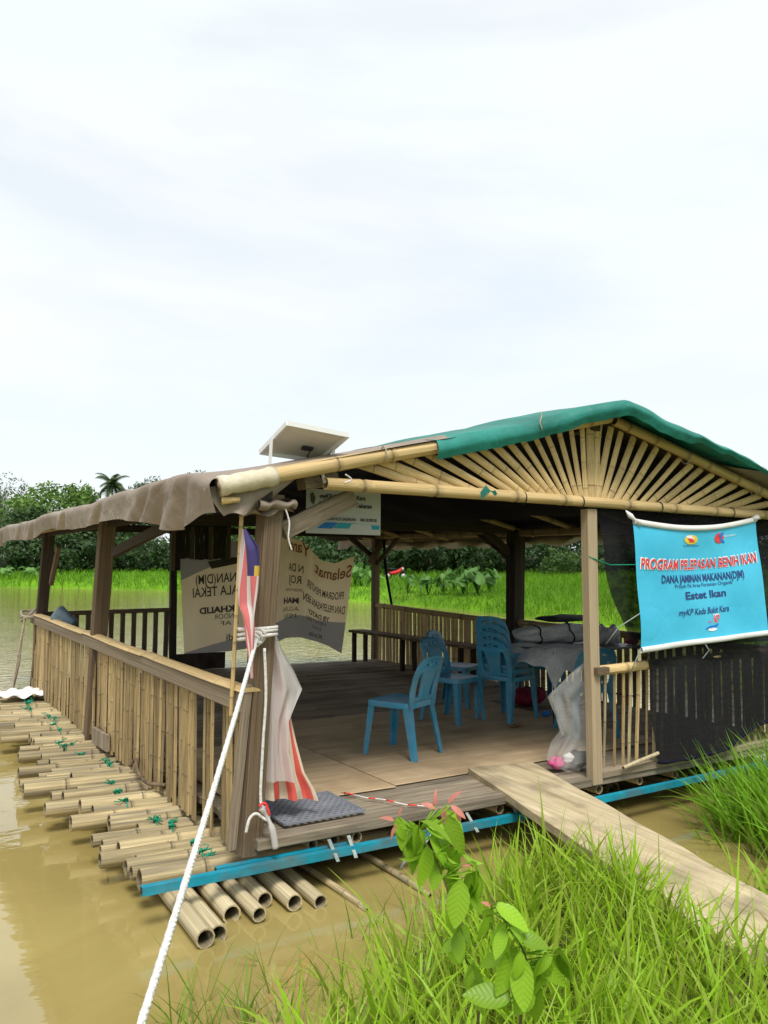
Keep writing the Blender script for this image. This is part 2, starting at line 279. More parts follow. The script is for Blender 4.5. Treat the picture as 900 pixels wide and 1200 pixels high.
def plastic(name, col, fac, rough=.25):
    m, t, N, LK, P = newmat(name)
    P.inputs['Base Color'].default_value = (*col, 1); P.inputs['Roughness'].default_value = rough
    tr = N('ShaderNodeBsdfTransparent'); tl = N('ShaderNodeBsdfTranslucent'); tl.inputs['Color'].default_value = (*col, 1)
    m1 = N('ShaderNodeMixShader'); m1.inputs[0].default_value = .4; m2 = N('ShaderNodeMixShader'); m2.inputs[0].default_value = fac
    o = t.nodes['Material Output']
    LK(P.outputs[0], m1.inputs[1]); LK(tl.outputs[0], m1.inputs[2]); LK(tr.outputs[0], m2.inputs[1]); LK(m1.outputs[0], m2.inputs[2]); LK(m2.outputs[0], o.inputs['Surface'])
plastic('plastic_clear', (.75, .75, .73), .30); plastic('plastic_white', (.74, .71, .69), .80, .5)

# ------------------------------------------------------------------ object helpers
WM = {}
def link(o, parent, world):
    COL.objects.link(o)
    if parent is not None:
        o.parent = parent; o.matrix_parent_inverse = WM[parent].inverted()
    o.matrix_basis = world; WM[o] = world.copy(); return o
def thing(name, label, cat, loc, group=None, rotz=0):
    o = bpy.data.objects.new(name, None); o.empty_display_size = .2
    link(o, None, Matrix.Translation(loc) @ Matrix.Rotation(rotz, 4, 'Z'))
    o['label'] = label; o['category'] = cat
    if group: o['group'] = group
    return o
def tag(o, label, cat, group=None):
    o['label'] = label; o['category'] = cat
    if group: o['group'] = group
    return o
def put(name, mesh, mat=None, parent=None, world=None, kind=None):
    if mat is not None and not mesh.materials: mesh.materials.append(M[mat])
    o = bpy.data.objects.new(name, mesh); link(o, parent, world if world is not None else Matrix.Identity(4))
    if kind: o['kind'] = kind
    return o
def own(me, mat):            # same shape, other material
    c = me.copy(); c.materials.clear(); c.materials.append(M[mat]); return c
def frame(p0, p1, sx=1, sy=1, roll=0, unit=True):
    p0, p1 = Vector(p0), Vector(p1); d = p1-p0; L = d.length
    z = d.normalized(); ref = Vector((0, 0, 1)) if abs(z.z) < .95 else Vector((0, 1, 0))
    x = ref.cross(z).normalized(); y = z.cross(x)
    m3 = Matrix((x, y, z)).transposed().to_4x4() @ Matrix.Rotation(roll, 4, 'Z')
    return Matrix.Translation(p0) @ m3 @ Matrix.Diagonal((sx, sy, L if unit else 1, 1))
class MB:
    def __init__(s): s.v = []; s.f = []; s.c = []
    def add(s, V, F, c=None):
        b = len(s.v); s.v += [tuple(v) for v in V]; s.f += [tuple(i+b for i in f) for f in F]
        s.c += (c if c is not None else [1.0]*len(V))
    def box(s, p0, p1, w, h, roll=0, j=0):
        mt = frame(p0, p1, w/2, h/2, roll)
        V = [mt @ Vector((x+R.uniform(-j, j), y+R.uniform(-j, j), z)) for z in (0, 1) for x, y in ((-1, -1), (1, -1), (1, 1), (-1, 1))]
        s.add(V, [(3, 2, 1, 0), (4, 5, 6, 7), (0, 1, 5, 4), (1, 2, 6, 5), (2, 3, 7, 6), (3, 0, 4, 7)])
    def tube(s, pts, r, n=8, cap=True, c=None):
        pts = [Vector(p) for p in pts]; V = []; F = []; x = None
        for i, p in enumerate(pts):
            t = (pts[min(i+1, len(pts)-1)]-pts[max(i-1, 0)]).normalized()
            if x is None:
                ref = Vector((0, 0, 1)) if abs(t.z) < .9 else Vector((1, 0, 0)); x = ref.cross(t).normalized()
            x = (x-t*x.dot(t)).normalized(); y = t.cross(x); rr = r[i] if isinstance(r, (list, tuple)) else r
            for k in range(n):
                a = 2*math.pi*k/n; V.append(p+x*(rr*math.cos(a))+y*(rr*math.sin(a)))
        for i in range(len(pts)-1):
            for k in range(n):
                k2 = (k+1) % n; F.append((i*n+k, i*n+k2, (i+1)*n+k2, (i+1)*n+k))
        if cap: F.append(tuple(range(n-1, -1, -1))); F.append(tuple((len(pts)-1)*n+k for k in range(n)))
        s.add(V, F, [c if c is not None else 1.0]*len(V))
    def mesh(s, name, smooth=False):
        me = bpy.data.meshes.new(name); me.from_pydata(s.v, [], s.f); me.update()
        a = me.color_attributes.new('Col', 'FLOAT_COLOR', 'POINT')
        a.data.foreach_set('color', np.repeat(np.array(s.c, dtype=np.float32), 4))
        if smooth: me.polygons.foreach_set('use_smooth', [True]*len(me.polygons))
        return me
    def obj(s, name, mat, parent=None, smooth=False, kind=None): return put(name, s.mesh(name, smooth), mat, parent, kind=kind)
def np_mesh(name, V, Q, C=None, smooth=False):
    me = bpy.data.meshes.new(name); k = Q.shape[1]
    me.vertices.add(len(V)); me.vertices.foreach_set('co', V.astype(np.float32).ravel())
    me.loops.add(Q.size); me.loops.foreach_set('vertex_index', Q.astype(np.int32).ravel())
    me.polygons.add(len(Q)); me.polygons.foreach_set('loop_start', np.arange(0, Q.size, k, dtype=np.int32))
    try: me.polygons.foreach_set('loop_total', np.full(len(Q), k, dtype=np.int32))
    except Exception: pass
    if C is not None:
        a = me.color_attributes.new('Col', 'FLOAT_COLOR', 'POINT'); a.data.foreach_set('color', np.repeat(C.astype(np.float32), 4))
    if smooth: me.polygons.foreach_set('use_smooth', np.ones(len(Q), dtype=bool))
    me.update(calc_edges=True); me.validate(); return me
def grid(name, fn, ns, nt_, mat, parent=None, uv=True, smooth=True):
    V = [fn(i/ns, j/nt_) for j in range(nt_+1) for i in range(ns+1)]
    F = [(j*(ns+1)+i, j*(ns+1)+i+1, (j+1)*(ns+1)+i+1, (j+1)*(ns+1)+i) for j in range(nt_) for i in range(ns)]
    me = bpy.data.meshes.new(name); me.from_pydata([tuple(v) for v in V], [], F); me.update()
    if uv:
        u = me.uv_layers.new(name='UVMap')
        for l in me.loops:
            i = l.vertex_index; u.data[l.index].uv = ((i % (ns+1))/ns, (i//(ns+1))/nt_)
    if smooth: me.polygons.foreach_set('use_smooth', [True]*len(F))
    return put(name, me, mat, parent)
def noise1(x, k=0): return math.sin(x*1.7+k)+.6*math.sin(x*3.9+1.3*k+1)+.35*math.sin(x*8.3+2.1*k+2)

# bamboo meshes of unit length and unit radius along local Z
def pole_mesh(name, n=10, nodes=4, hollow=True, arc=None, seed=0, wall=.8, kink=.0):
    rr = random.Random(seed); b = MB(); zs = []
    pos = [(i+.5+rr.uniform(-.18, .18))/nodes for i in range(nodes)]
    prof = [(0, 1, 1)]
    for p in pos:
        prof += [(p-.012, .985, 1), (p-.003, 1.07, .8), (p+.001, .95, .42), (p+.005, 1.05, .85), (p+.014, .99, 1.08)]
    prof.append((1, 1, 1)); V = []; F = []; c = []
    a0, a1 = (0, 2*math.pi) if arc is None else (-arc/2, arc/2)
    k = n if arc is None else n+1
    for (z, r, cc) in prof:
        dx, dy = kink*math.sin(z*5+seed), kink*math.cos(z*4+seed)
        for i in range(k):
            a = a0+(a1-a0)*i/n; V.append((r*math.cos(a)+dx, r*math.sin(a)+dy, z)); c.append(cc)
    m_ = len(prof)
    for i in range(m_-1):
        for j in range(n):
            j2 = (j+1) % k; F.append((i*k+j, i*k+j2, (i+1)*k+j2, (i+1)*k+j))
    if arc is not None:          # flat inner side
        for i in range(m_-1): F.append((i*k+n, i*k, (i+1)*k, (i+1)*k+n))
        F.append(tuple(range(k-1, -1, -1))); F.append(tuple((m_-1)*k+i for i in range(k)))
    elif hollow:
        for (ze, zi, flip) in ((0, .035, 0), (1, .965, 1)):
            base = 0 if not flip else (m_-1)*k; o = len(V)
            for z in (ze, zi):
                for i in range(n): a = 2*math.pi*i/n; V.append((wall*math.cos(a)+kink*math.sin(ze*5+seed), wall*math.sin(a)+kink*math.cos(ze*4+seed), z)); c.append(.6 if z == ze else .15)
            for i in range(n):
                i2 = (i+1) % n
                F.append((base+i2, base+i, o+i, o+i2) if not flip else (base+i, base+i2, o+i2, o+i))
                F.append((o+i2, o+i, o+n+i, o+n+i2) if not flip else (o+i, o+i2, o+n+i2, o+n+i))
            F.append(tuple(o+n+i for i in (range(n-1, -1, -1) if not flip else range(n))))
    else:
        F.append(tuple(range(n-1, -1, -1))); F.append(tuple((m_-1)*k+i for i in range(n)))
    b.add(V, F, c); return b.mesh(name, smooth=(arc is None or True))
def fix_smooth(me):
    try: me.set_sharp_from_angle(angle=rad(40))
    except Exception: pass
    return me
LOGS = [fix_smooth(pole_mesh('log', 12, nn, True, seed=s)) for s, nn in ((1, 2), (2, 3), (3, 2), (4, 3))]
POLES = [fix_smooth(pole_mesh('pole', 10, nn, True, seed=s, kink=.15)) for s, nn in ((5, 5), (6, 7), (7, 9))]
SLATS = [fix_smooth(pole_mesh('slat', 5, nn, False, arc=2.6, seed=s, kink=.12)) for s, nn in ((8, 2), (9, 3), (10, 2), (11, 3), (12, 1))]
def beam_mesh(seed=0, bev=.10):
    rr = random.Random(seed); b = MB(); prof = [(-1, -1+bev), (-1+bev, -1), (1-bev, -1), (1, -1+bev), (1, 1-bev), (1-bev, 1), (-1+bev, 1), (-1, 1-bev)]
    zs = [0, .25, .5, .75, 1]; V = []
    for z in zs:
        ox, oy, sc = rr.uniform(-.06, .06), rr.uniform(-.06, .06), 1+rr.uniform(-.05, .05)
        if z in (0, 1): ox = oy = 0
        V += [(x*sc+ox, y*sc+oy, z) for x, y in prof]
    F = [(i*8+k, i*8+(k+1) % 8, (i+1)*8+(k+1) % 8, (i+1)*8+k) for i in range(4) for k in range(8)]
    F += [tuple(range(7, -1, -1)), tuple(32+k for k in range(8))]
    b.add(V, F); return b.mesh('beam')
BEAMS = [beam_mesh(s) for s in (1, 2, 3)]
_cache = {}
def mm(me, mat):
    k = (me.name, mat)
    if k not in _cache: _cache[k] = own(me, mat)
    return _cache[k]
def pole(name, p0, p1, r, mat, parent, meshes=POLES, roll=None, sy=None):
    me = mm(R.choice(meshes), mat)
    return put(name, me, None, parent, frame(p0, p1, r, sy or r, R.uniform(0, 6.28) if roll is None else roll))
def beam(name, p0, p1, w, h, mat, parent, roll=0):
    return put(name, mm(R.choice(BEAMS), mat), None, parent, frame(p0, p1, w/2, h/2, roll))

# ------------------------------------------------------------------ terrain, pond
W, L, WZ = 5.27, 7.34, -.33
def polar(px, d): return tuple((CAM + fwd0*d + rgt0*(d*(px-450)/FPX)).xy)
near_shore = [(-40, -26), (-12, -8), (-5, -4.3), (-2.2, -2.6), (-1.2, -1.95), (-.5, -1.55), (.1, -1.2), (.6, -.88), (1.1, -.68), (1.7, -.72), (2.1, -1.1), (2.35, -1.75), (2.75, -1.6),
              (3.1, -1.0), (3.6, -.55), (4.6, -.50), (6, -.5), (8, .6), (9.3, 3), (10.5, 6)]
far_shore = [polar(1050, 13), polar(960, 17), polar(860, 21), polar(722, 26), polar(625, 31), polar(520, 38), polar(430, 44), polar(330, 54), polar(195, 64), polar(90, 69), polar(0, 71),
             polar(-200, 76), polar(-600, 80), (-150, 60), (-160, -60)]
POND = np.array(near_shore+far_shore)
def signed(P):
    P = np.asarray(P, float); d2 = np.full(len(P), 1e18); ins = np.zeros(len(P), bool); n = len(POND)
    for i in range(n):
        a, b = POND[i], POND[(i+1) % n]; ab = b-a
        t = np.clip(((P-a)@ab)/(ab@ab), 0, 1); q = P-a-t[:, None]*ab; d2 = np.minimum(d2, (q**2).sum(1))
        c = ((a[1] > P[:, 1]) != (b[1] > P[:, 1])) & (P[:, 0] < (b[0]-a[0])*(P[:, 1]-a[1])/(b[1]-a[1]+1e-12)+a[0]); ins ^= c
    return np.where(ins, -1, 1)*np.sqrt(d2)
def height(P):
    P = np.asarray(P, float); s = signed(P)
    dist = np.hypot(P[:, 0]-CAM.x, P[:, 1]-CAM.y); far = np.clip((dist-12)/15, 0, 1)
    land = .20*(1-np.exp(-np.maximum(s, 0)/.5)) + far*(.35*(1-np.exp(-np.maximum(s, 0)/1.5)) + 1.35*(1-np.exp(-np.maximum(s, 0)/30)))
    wig = .03*np.sin(P[:, 0]*2.1+P[:, 1]*1.3)+.03*np.sin(P[:, 1]*3.3-P[:, 0])
    return WZ + np.where(s > 0, land+wig*np.clip(s, 0, 1), np.maximum(s*.45, -1.2))
na, nr = 200, 170
rr_ = .25*np.power(900/.25, np.linspace(0, 1, nr)); aa = np.linspace(0, 2*np.pi, na, endpoint=False)
PX = np.concatenate([[[CAM.x, CAM.y]], np.stack([CAM.x+np.outer(rr_, np.cos(aa)).ravel(), CAM.y+np.outer(rr_, np.sin(aa)).ravel()], 1)])
V = np.column_stack([PX, height(PX)])
i, k = np.meshgrid(np.arange(nr-1), np.arange(na), indexing='ij'); k2 = (k+1) % na
Q = np.stack([1+i*na+k, 1+(i+1)*na+k, 1+(i+1)*na+k2, 1+i*na+k2], -1).reshape(-1, 4)
Q = np.concatenate([Q, np.array([[0, 1+j, 1+(j+1) % na, 0] for j in range(0)]).reshape(-1, 4).astype(int)])
g_me = np_mesh('ground', V, Q, smooth=True)
# muddy bank at the shore, green field away from it: two material slots chosen by distance to the shore
g_me.materials.append(M['mud']); g_me.materials.append(M['field'])
cen = PX[Q].mean(1); sg = signed(cen); dcam = np.hypot(cen[:, 0]-CAM.x, cen[:, 1]-CAM.y)
g_me.polygons.foreach_set('material_index', (dcam > 11).astype(np.int32))
put('ground', g_me, kind='structure')
wn = 64
wv = [(CAM.x+170*math.cos(2*math.pi*k/wn), CAM.y+170*math.sin(2*math.pi*k/wn), WZ) for k in range(wn)]
wme = bpy.data.meshes.new('water'); wme.from_pydata(wv, [], [tuple(range(wn))]); wme.update()
put('water', wme, 'water', kind='structure')

def Zg(x, y): return float(height([[x, y]])[0])

# ------------------------------------------------------------------ grass
def blades(name, base, length, width, lean_dir, lean, curl, col, mat, seg=4, label=None, cat='grass'):
    n = len(base); rs = np.random.RandomState(len(name)+n)
    yaw = rs.uniform(0, 2*np.pi, n); wx = np.stack([np.cos(yaw), np.sin(yaw), np.zeros(n)], 1)
    ld = np.stack([np.cos(lean_dir), np.sin(lean_dir), np.zeros(n)], 1)
    rows = []; cols = []
    for j in range(seg+1):
        t = j/seg; ang = lean+curl*t
        if j == 0: p = base.copy(); 
        else: p = p + (ld*np.sin(ang)[:, None] + np.array([0, 0, 1.])*np.cos(ang)[:, None])*(length/seg)[:, None]
        w = width*(1-t**1.6)*.5*(.75+.5*min(t*3, 1)) + width*.02
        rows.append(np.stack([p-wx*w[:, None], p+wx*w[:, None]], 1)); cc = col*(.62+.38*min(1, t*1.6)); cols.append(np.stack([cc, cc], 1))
    V = np.stack(rows, 1).reshape(-1, 3); C = np.stack(cols, 1).reshape(-1)
    b = np.arange(n)[:, None]*(seg+1)*2; j = np.arange(seg)[None, :]*2
    Q = np.stack([b+j, b+j+1, b+j+3, b+j+2], -1).reshape(-1, 4)
    me = np_mesh(name, V, Q, np.clip(C, 0, 1), smooth=True); o = put(name, me, mat, kind='stuff'); tag(o, label, cat); return o
def scatter(n, fn):
    out = []
    while sum(len(a) for a in out) < n:
        P = fn(n*2); out.append(P)
    return np.concatenate(out)[:n]
# thick long grass of the near bank, in tufts
def near_pts(k):
    d = NR.uniform(1.0, 4.6, k)**1.0; x = NR.uniform(90, 1150, k)
    P = np.array([[CAM.x, CAM.y]])+np.outer(d, fwd0.xy)+np.outer(d*(x-450)/FPX, rgt0.xy)
    s = signed(P)
    # gangway strip stays clear
    gx = P[:, 0]-(2.13+.235*(P[:, 1]-.40)); clear = ((gx > -.22) & (gx < .30) & (P[:, 1] > -2.3)) | ((gx > 0) & (gx < 1.1) & (P[:, 1] > -1.5))
    keep = (s > -.04) & (NR.uniform(0, 1, k) < np.clip(.25+s*2.2, .1, 1)) & ~clear
    leftthin = (x < 420) & (NR.uniform(0, 1, k) > np.clip((x-120)/420, .10, 1)) & (d > 1.5)
    return P[keep & ~leftthin]
tuft = scatter(2100, near_pts)
P = np.repeat(tuft, 6, 0)+NR.normal(0, .03, (2100*6, 2)); n = len(P)
base = np.column_stack([P, height(P)-.02])
dry = NR.uniform(0, 1, n) < .15+.30*np.clip((P[:, 0]-.3)/1.2, 0, 1)*np.clip((-1.5-P[:, 1])/.6, 0, 1)
dd = np.hypot(P[:, 0]-CAM.x, P[:, 1]-CAM.y)
ln = NR.uniform(.18, .46, n)*np.where(dry, .7, 1)*np.where(NR.uniform(0, 1, n) < .06, 1.35, 1)*np.clip(.45+.33*dd/1.6, .6, 1.05)
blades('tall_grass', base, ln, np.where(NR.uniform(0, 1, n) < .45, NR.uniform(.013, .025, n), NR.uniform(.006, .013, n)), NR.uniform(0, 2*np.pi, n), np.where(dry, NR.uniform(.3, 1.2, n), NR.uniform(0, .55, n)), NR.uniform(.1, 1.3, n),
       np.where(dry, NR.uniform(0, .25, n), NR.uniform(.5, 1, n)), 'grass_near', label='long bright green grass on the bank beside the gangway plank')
# reeds on the right, leaning over the water
def reed_pts(k):
    P = np.stack([NR.uniform(2.75, 7.2, k), NR.uniform(-2.4, .3, k)], 1); s = signed(P)
    return P[(s > -.16) & (NR.uniform(0, 1, k) < np.clip(1.1-s*.4, .35, 1)) & (P[:, 0] > 2.9)]
tuft = scatter(760, reed_pts); P = np.repeat(tuft, 8, 0)+NR.normal(0, .06, (6080, 2)); n = len(P)
base = np.column_stack([P, height(P)-.03]); ln = NR.uniform(.30, .74, n)
blades('waterside_reeds', base, ln, NR.uniform(.010, .024, n), NR.normal(2.6, 1.1, n), NR.uniform(.05, .5, n), NR.uniform(.2, 1.3, n),
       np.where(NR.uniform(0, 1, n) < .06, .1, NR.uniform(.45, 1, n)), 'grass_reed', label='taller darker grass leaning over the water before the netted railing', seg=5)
# a few stalks standing in the water by the bamboo ends
P = np.array([tuple(on(x, y, 2, WZ).xy) for x, y in [(320, 1150), (312, 1130), (325, 1160), (240, 1175), (370, 1120), (420, 1100), (440, 1085), (450, 1090), (390, 1150), (345, 1175), (300, 1190), (425, 1130), (460, 1110), (480, 1070)] for _ in range(4)]+[tuple(on(x, y, 2, WZ).xy) for x, y in [(205, 1195), (225, 1205), (250, 1210), (275, 1200), (300, 1205), (325, 1195), (350, 1200), (285, 1215), (215, 1225), (380, 1185), (400, 1170)] for _ in range(9)])
P += NR.normal(0, .03, P.shape); n = len(P)
base = np.column_stack([P, np.full(n, WZ-.05)])
blades('water_grass', base, NR.uniform(.15, .42, n), NR.uniform(.004, .008, n), NR.uniform(0, 6.28, n), NR.uniform(.1, .6, n), NR.uniform(.1, .9, n),
       NR.uniform(.2, .95, n), 'grass_reed', label='thin sparse stalks standing in the shallow water near the bamboo ends')
# far field grass: coarser tufts
def far_pts(k):
    d = np.exp(NR.uniform(np.log(14), np.log(118), k)); x = NR.uniform(-130, 1030, k)
    P = np.array([[CAM.x, CAM.y]])+np.outer(d, fwd0.xy)+np.outer(d*(x-450)/FPX, rgt0.xy); s = signed(P)
    return P[(s > -.1)]
P = scatter(62000, far_pts); n = len(P); s = signed(P); dd = np.hypot(P[:, 0]-CAM.x, P[:, 1]-CAM.y)
base = np.column_stack([P, height(P)-.05])
patch = .5+.5*np.sin(P[:, 0]*.23+1.2*np.sin(P[:, 1]*.11))*np.sin(P[:, 1]*.19+P[:, 0]*.07)
azx = 450+FPX*((P-np.array([CAM.x, CAM.y]))@np.array(rgt0.xy))/((P-np.array([CAM.x, CAM.y]))@np.array(fwd0.xy))
tall = np.clip((330-azx)/120, 0, 1)*np.clip(1-s/14, 0, 1)
ln = NR.uniform(.25, .6, n)*(.7+.5*patch)+tall*NR.uniform(.2, .9, n)
blades('field_grass', base, ln, NR.uniform(.02, .045, n)*np.clip(dd/35, .6, 2.4), NR.uniform(0, 6.28, n), NR.uniform(0, .5, n), NR.uniform(0, .9, n),
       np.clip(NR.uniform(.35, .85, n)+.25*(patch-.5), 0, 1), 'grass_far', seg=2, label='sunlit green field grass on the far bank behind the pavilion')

# ------------------------------------------------------------------ trees
def leaf_cloud(centers, radii, per, size, seed, shade=True):
    rs = np.random.RandomState(seed); n = len(centers)*per
    c = np.repeat(centers, per, 0); r = np.repeat(radii, per)
    d = rs.normal(0, 1, (n, 3)); d /= np.linalg.norm(d, axis=1)[:, None]
    p = c+d*(r*rs.uniform(.25, 1, n)**.5)[:, None]*np.array([1, 1, .75])
    nrm = d*.6+rs.normal(0, .6, (n, 3))+np.array([0, 0, .5]); nrm /= np.linalg.norm(nrm, axis=1)[:, None]
    a = np.cross(nrm, rs.normal(0, 1, (n, 3))); a /= np.linalg.norm(a, axis=1)[:, None]; b = np.cross(nrm, a)
    s = (size*rs.uniform(.6, 1.3, n))[:, None]
    V = np.stack([p-a*s, p-b*s*.45, p+a*s, p+b*s*.45], 1).reshape(-1, 3); Q = np.arange(n*4).reshape(-1, 4)
    cl = np.repeat(rs.uniform(.2, .8, len(centers)), per)+rs.uniform(-.25, .25, n)
    return V, Q, np.repeat(np.clip(cl, 0, 1), 4)
def make_tree(seed, h, cw, ch, clumps, leaf, trunk_r, mat, tmat, per=46, crown_base=None, lean=0):
    rs = np.random.RandomState(seed); rr = random.Random(seed)
    cz = h-ch/2; cs = []; rad_ = []
    while len(cs) < clumps:
        d = rs.normal(0, 1, 3); d /= np.linalg.norm(d); q = rs.uniform(.35, 1)**.6
        p = d*q*np.array([cw/2*.85, cw/2*.85, ch/2*.85])
        if rs.uniform() < .12: p *= 1.18
        p[2] += cz; cs.append(p); rad_.append(rs.uniform(.09, .19)*cw)
    V, Q, C = leaf_cloud(np.array(cs), np.array(rad_), per, leaf, seed+50)
    crown = np_mesh('crown', V, Q, C); crown.materials.append(M[mat])
    b = MB(); top = h-ch*.35; npt = 7
    pts = [Vector((lean*t*t*h*.2+.12*math.sin(seed+3*t), .1*math.cos(seed*2+2.5*t), t*top)) for t in [i/(npt-1) for i in range(npt)]]
    b.tube(pts, [trunk_r*(1.25-.85*i/(npt-1)) for i in range(npt)], 8)
    for k in range(7):
        t = rr.uniform(.45, .9); p = pts[int(t*(npt-1))]; e = Vector(cs[rr.randrange(len(cs))])
        mid = (p+e)/2+Vector((0, 0, -.05*h)); b.tube([p, mid, e], [trunk_r*.5, trunk_r*.3, trunk_r*.1], 5)
    tr = b.mesh('trunk', True); tr.materials.append(M[tmat]); return tr, crown
T = {
 'round': make_tree(1, 9.5, 9.5, 7.0, 90, .26, .22, 'leaf_bright', 'trunk'),
 'tall': make_tree(2, 12, 6.0, 8.0, 80, .26, .18, 'leaf_mid', 'trunk_pale'),
 'dark': make_tree(3, 11, 8.0, 8.0, 90, .28, .24, 'leaf_dark', 'trunk'),
 'grey': make_tree(4, 12, 6.5, 8.5, 46, .17, .2, 'leaf_grey', 'trunk_pale', per=42),
 'slim': make_tree(5, 11, 3.6, 4.2, 36, .24, .11, 'leaf_mid', 'trunk_pale'),
 'umbrella': make_tree(6, 12.5, 6.0, 3.4, 40, .20, .18, 'leaf_grey', 'trunk_pale', per=40),
 'bush': make_tree(7, 2.6, 3.4, 2.6, 40, .15, .06, 'leaf_mid', 'trunk', per=40),
 'bushd': make_tree(8, 3.4, 4.4, 3.4, 46, .18, .07, 'leaf_dark', 'trunk', per=40),
}
def tree(kind, px, top_or_scale, d, label, cat='tree', group=None, name=None, toppx=True):
    x, y = polar(px, d); z = Zg(x, y)-.1
    H0 = {'round': 9.5, 'tall': 12, 'dark': 11, 'grey': 12, 'slim': 11, 'umbrella': 12.5, 'bush': 2.6, 'bushd': 3.4}[kind]
    s = ((666-top_or_scale)*d/FPX+CAM.z-z)/H0 if toppx else top_or_scale
    nm = name or ('bush' if kind.startswith('bush') else 'tree')
    o = bpy.data.objects.new(nm, None)
    link(o, None, Matrix.Translation((x, y, z)) @ Matrix.Rotation(R.uniform(0, 6.28), 4, 'Z') @ Matrix.Diagonal((s*R.uniform(.95, 1.1), s*R.uniform(.95, 1.1), s, 1)))
    tag(o, label, cat, group)
    for nme, me in zip(('trunk', 'crown'), T[kind]): put(nme, me, None, o, WM[o])
    return o
tree('grey', 6, 550, 92, 'pale grey-green open-crowned tree at the end of the far tree line')
tree('round', 62, 566, 88, 'broad round-crowned bright green tree on the far bank')
tree('slim', 100, 570, 96, 'narrow mid-green tree between the round tree and the coconut palm')
tree('umbrella', 176, 561, 112, 'tall grey-green tree with dense dark top right of the coconut palm')
tree('umbrella', 158, 570, 116, 'lower flat-topped tree beside the coconut palm')
tree('umbrella', 232, 555, 116, 'treetop just peeking above the grey tarpaulin roof')
tree('dark', 30, 590, 84, 'dark green tree in front of the pale open-crowned tree')
tree('dark', 118, 596, 90, 'dark green tree below the coconut palm')
for px, tp, d, kd in [(-60, 560, 92, 'tall'), (150, 588, 96, 'tall'), (178, 592, 92, 'slim'), (190, 590, 98, 'slim'), (140, 592, 94, 'slim'), (215, 585, 100, 'tall'), (250, 585, 95, 'round'), (290, 575, 92, 'tall'), (335, 585, 84, 'round'),
                      (378, 580, 78, 'round'), (420, 575, 82, 'tall'), (270, 590, 105, 'dark'), (-20, 575, 105, 'dark')]:
    tree(kd, px, tp, d, {'tall': 'tall mid-green pale-trunked tree in the wood behind the pond', 'slim': 'slim pale-trunked tree with small crown in the wood behind the pond', 'round': 'broad bright green tree in the wood behind the faded banner', 'dark': 'dark green tree deep in the wood behind the pond'}[kd], group=kd+' trees of the wood behind the pond')
for px, tp, d in [(455, 570, 84), (490, 565, 80), (530, 575, 84), (570, 560, 82), (610, 570, 84), (650, 565, 82), (690, 570, 80), (735, 560, 84), (780, 560, 80), (830, 555, 78), (505, 560, 95), (590, 555, 95), (665, 555, 96)]:
    tree('dark', px, tp, d, 'dark shaded tree in the row at the end of the green field', group='dark trees at the end of the field')
tree('tall', 915, 530, 66, 'tree whose top shows above the tarpaulin beside the gable')
for px, d in [(8, 82), (40, 83), (75, 84), (108, 86), (140, 88), (172, 88), (205, 88), (240, 86), (270, 84), (300, 80), (330, 78), (360, 76), (395, 74), (425, 72)]:
    tree('bushd', px, R.uniform(1.15, 1.6), d, 'dark bush at the foot of the wood behind the pond', 'bush', 'bushes at the foot of the wood', toppx=False)
for px, d in [(452, 76), (478, 78), (505, 77), (540, 78), (560, 76), (585, 78), (625, 78), (715, 76), (745, 78), (780, 76)]:
    tree('bushd', px, R.uniform(1.15, 1.5), d, 'dark bush at the end of the green field', 'bush', 'bushes at the end of the field', toppx=False)
for px, d, s in [(652, 68, .95), (672, 70, .8), (690, 69, .75), (702, 70, .6)]:
    tree('bush', px, s, d, 'rounded green shrub at the end of the field beside the pale post', 'bush', 'shrubs at the end of the field', toppx=False)
# the wood's depth behind the single trees
wc = []; wr_ = []
for px in np.arange(-160, 1060, 9):
    for rowd in (112, 122):
        h_ = (4.6+1.6*math.sin(px*.021)+1.2*math.sin(px*.057+rowd))*(1 if px < 330 else 1.15)
        for q in range(5):
            xx, yy = polar(px+R.uniform(-6, 6), rowd+R.uniform(-4, 4)); wc.append((xx, yy, Zg(xx, yy)+h_*(q+.5)/5+R.uniform(-.4, .4))); wr_.append(R.uniform(1.0, 1.7))
Vw, Qw, Cw = leaf_cloud(np.array(wc), np.array(wr_), 34, .42, 77)
o = put('far_wood', np_mesh('far_wood', Vw, Qw, Cw), 'leaf_dark', kind='stuff'); tag(o, 'dense dark wood standing far behind the pond and field', 'wood')
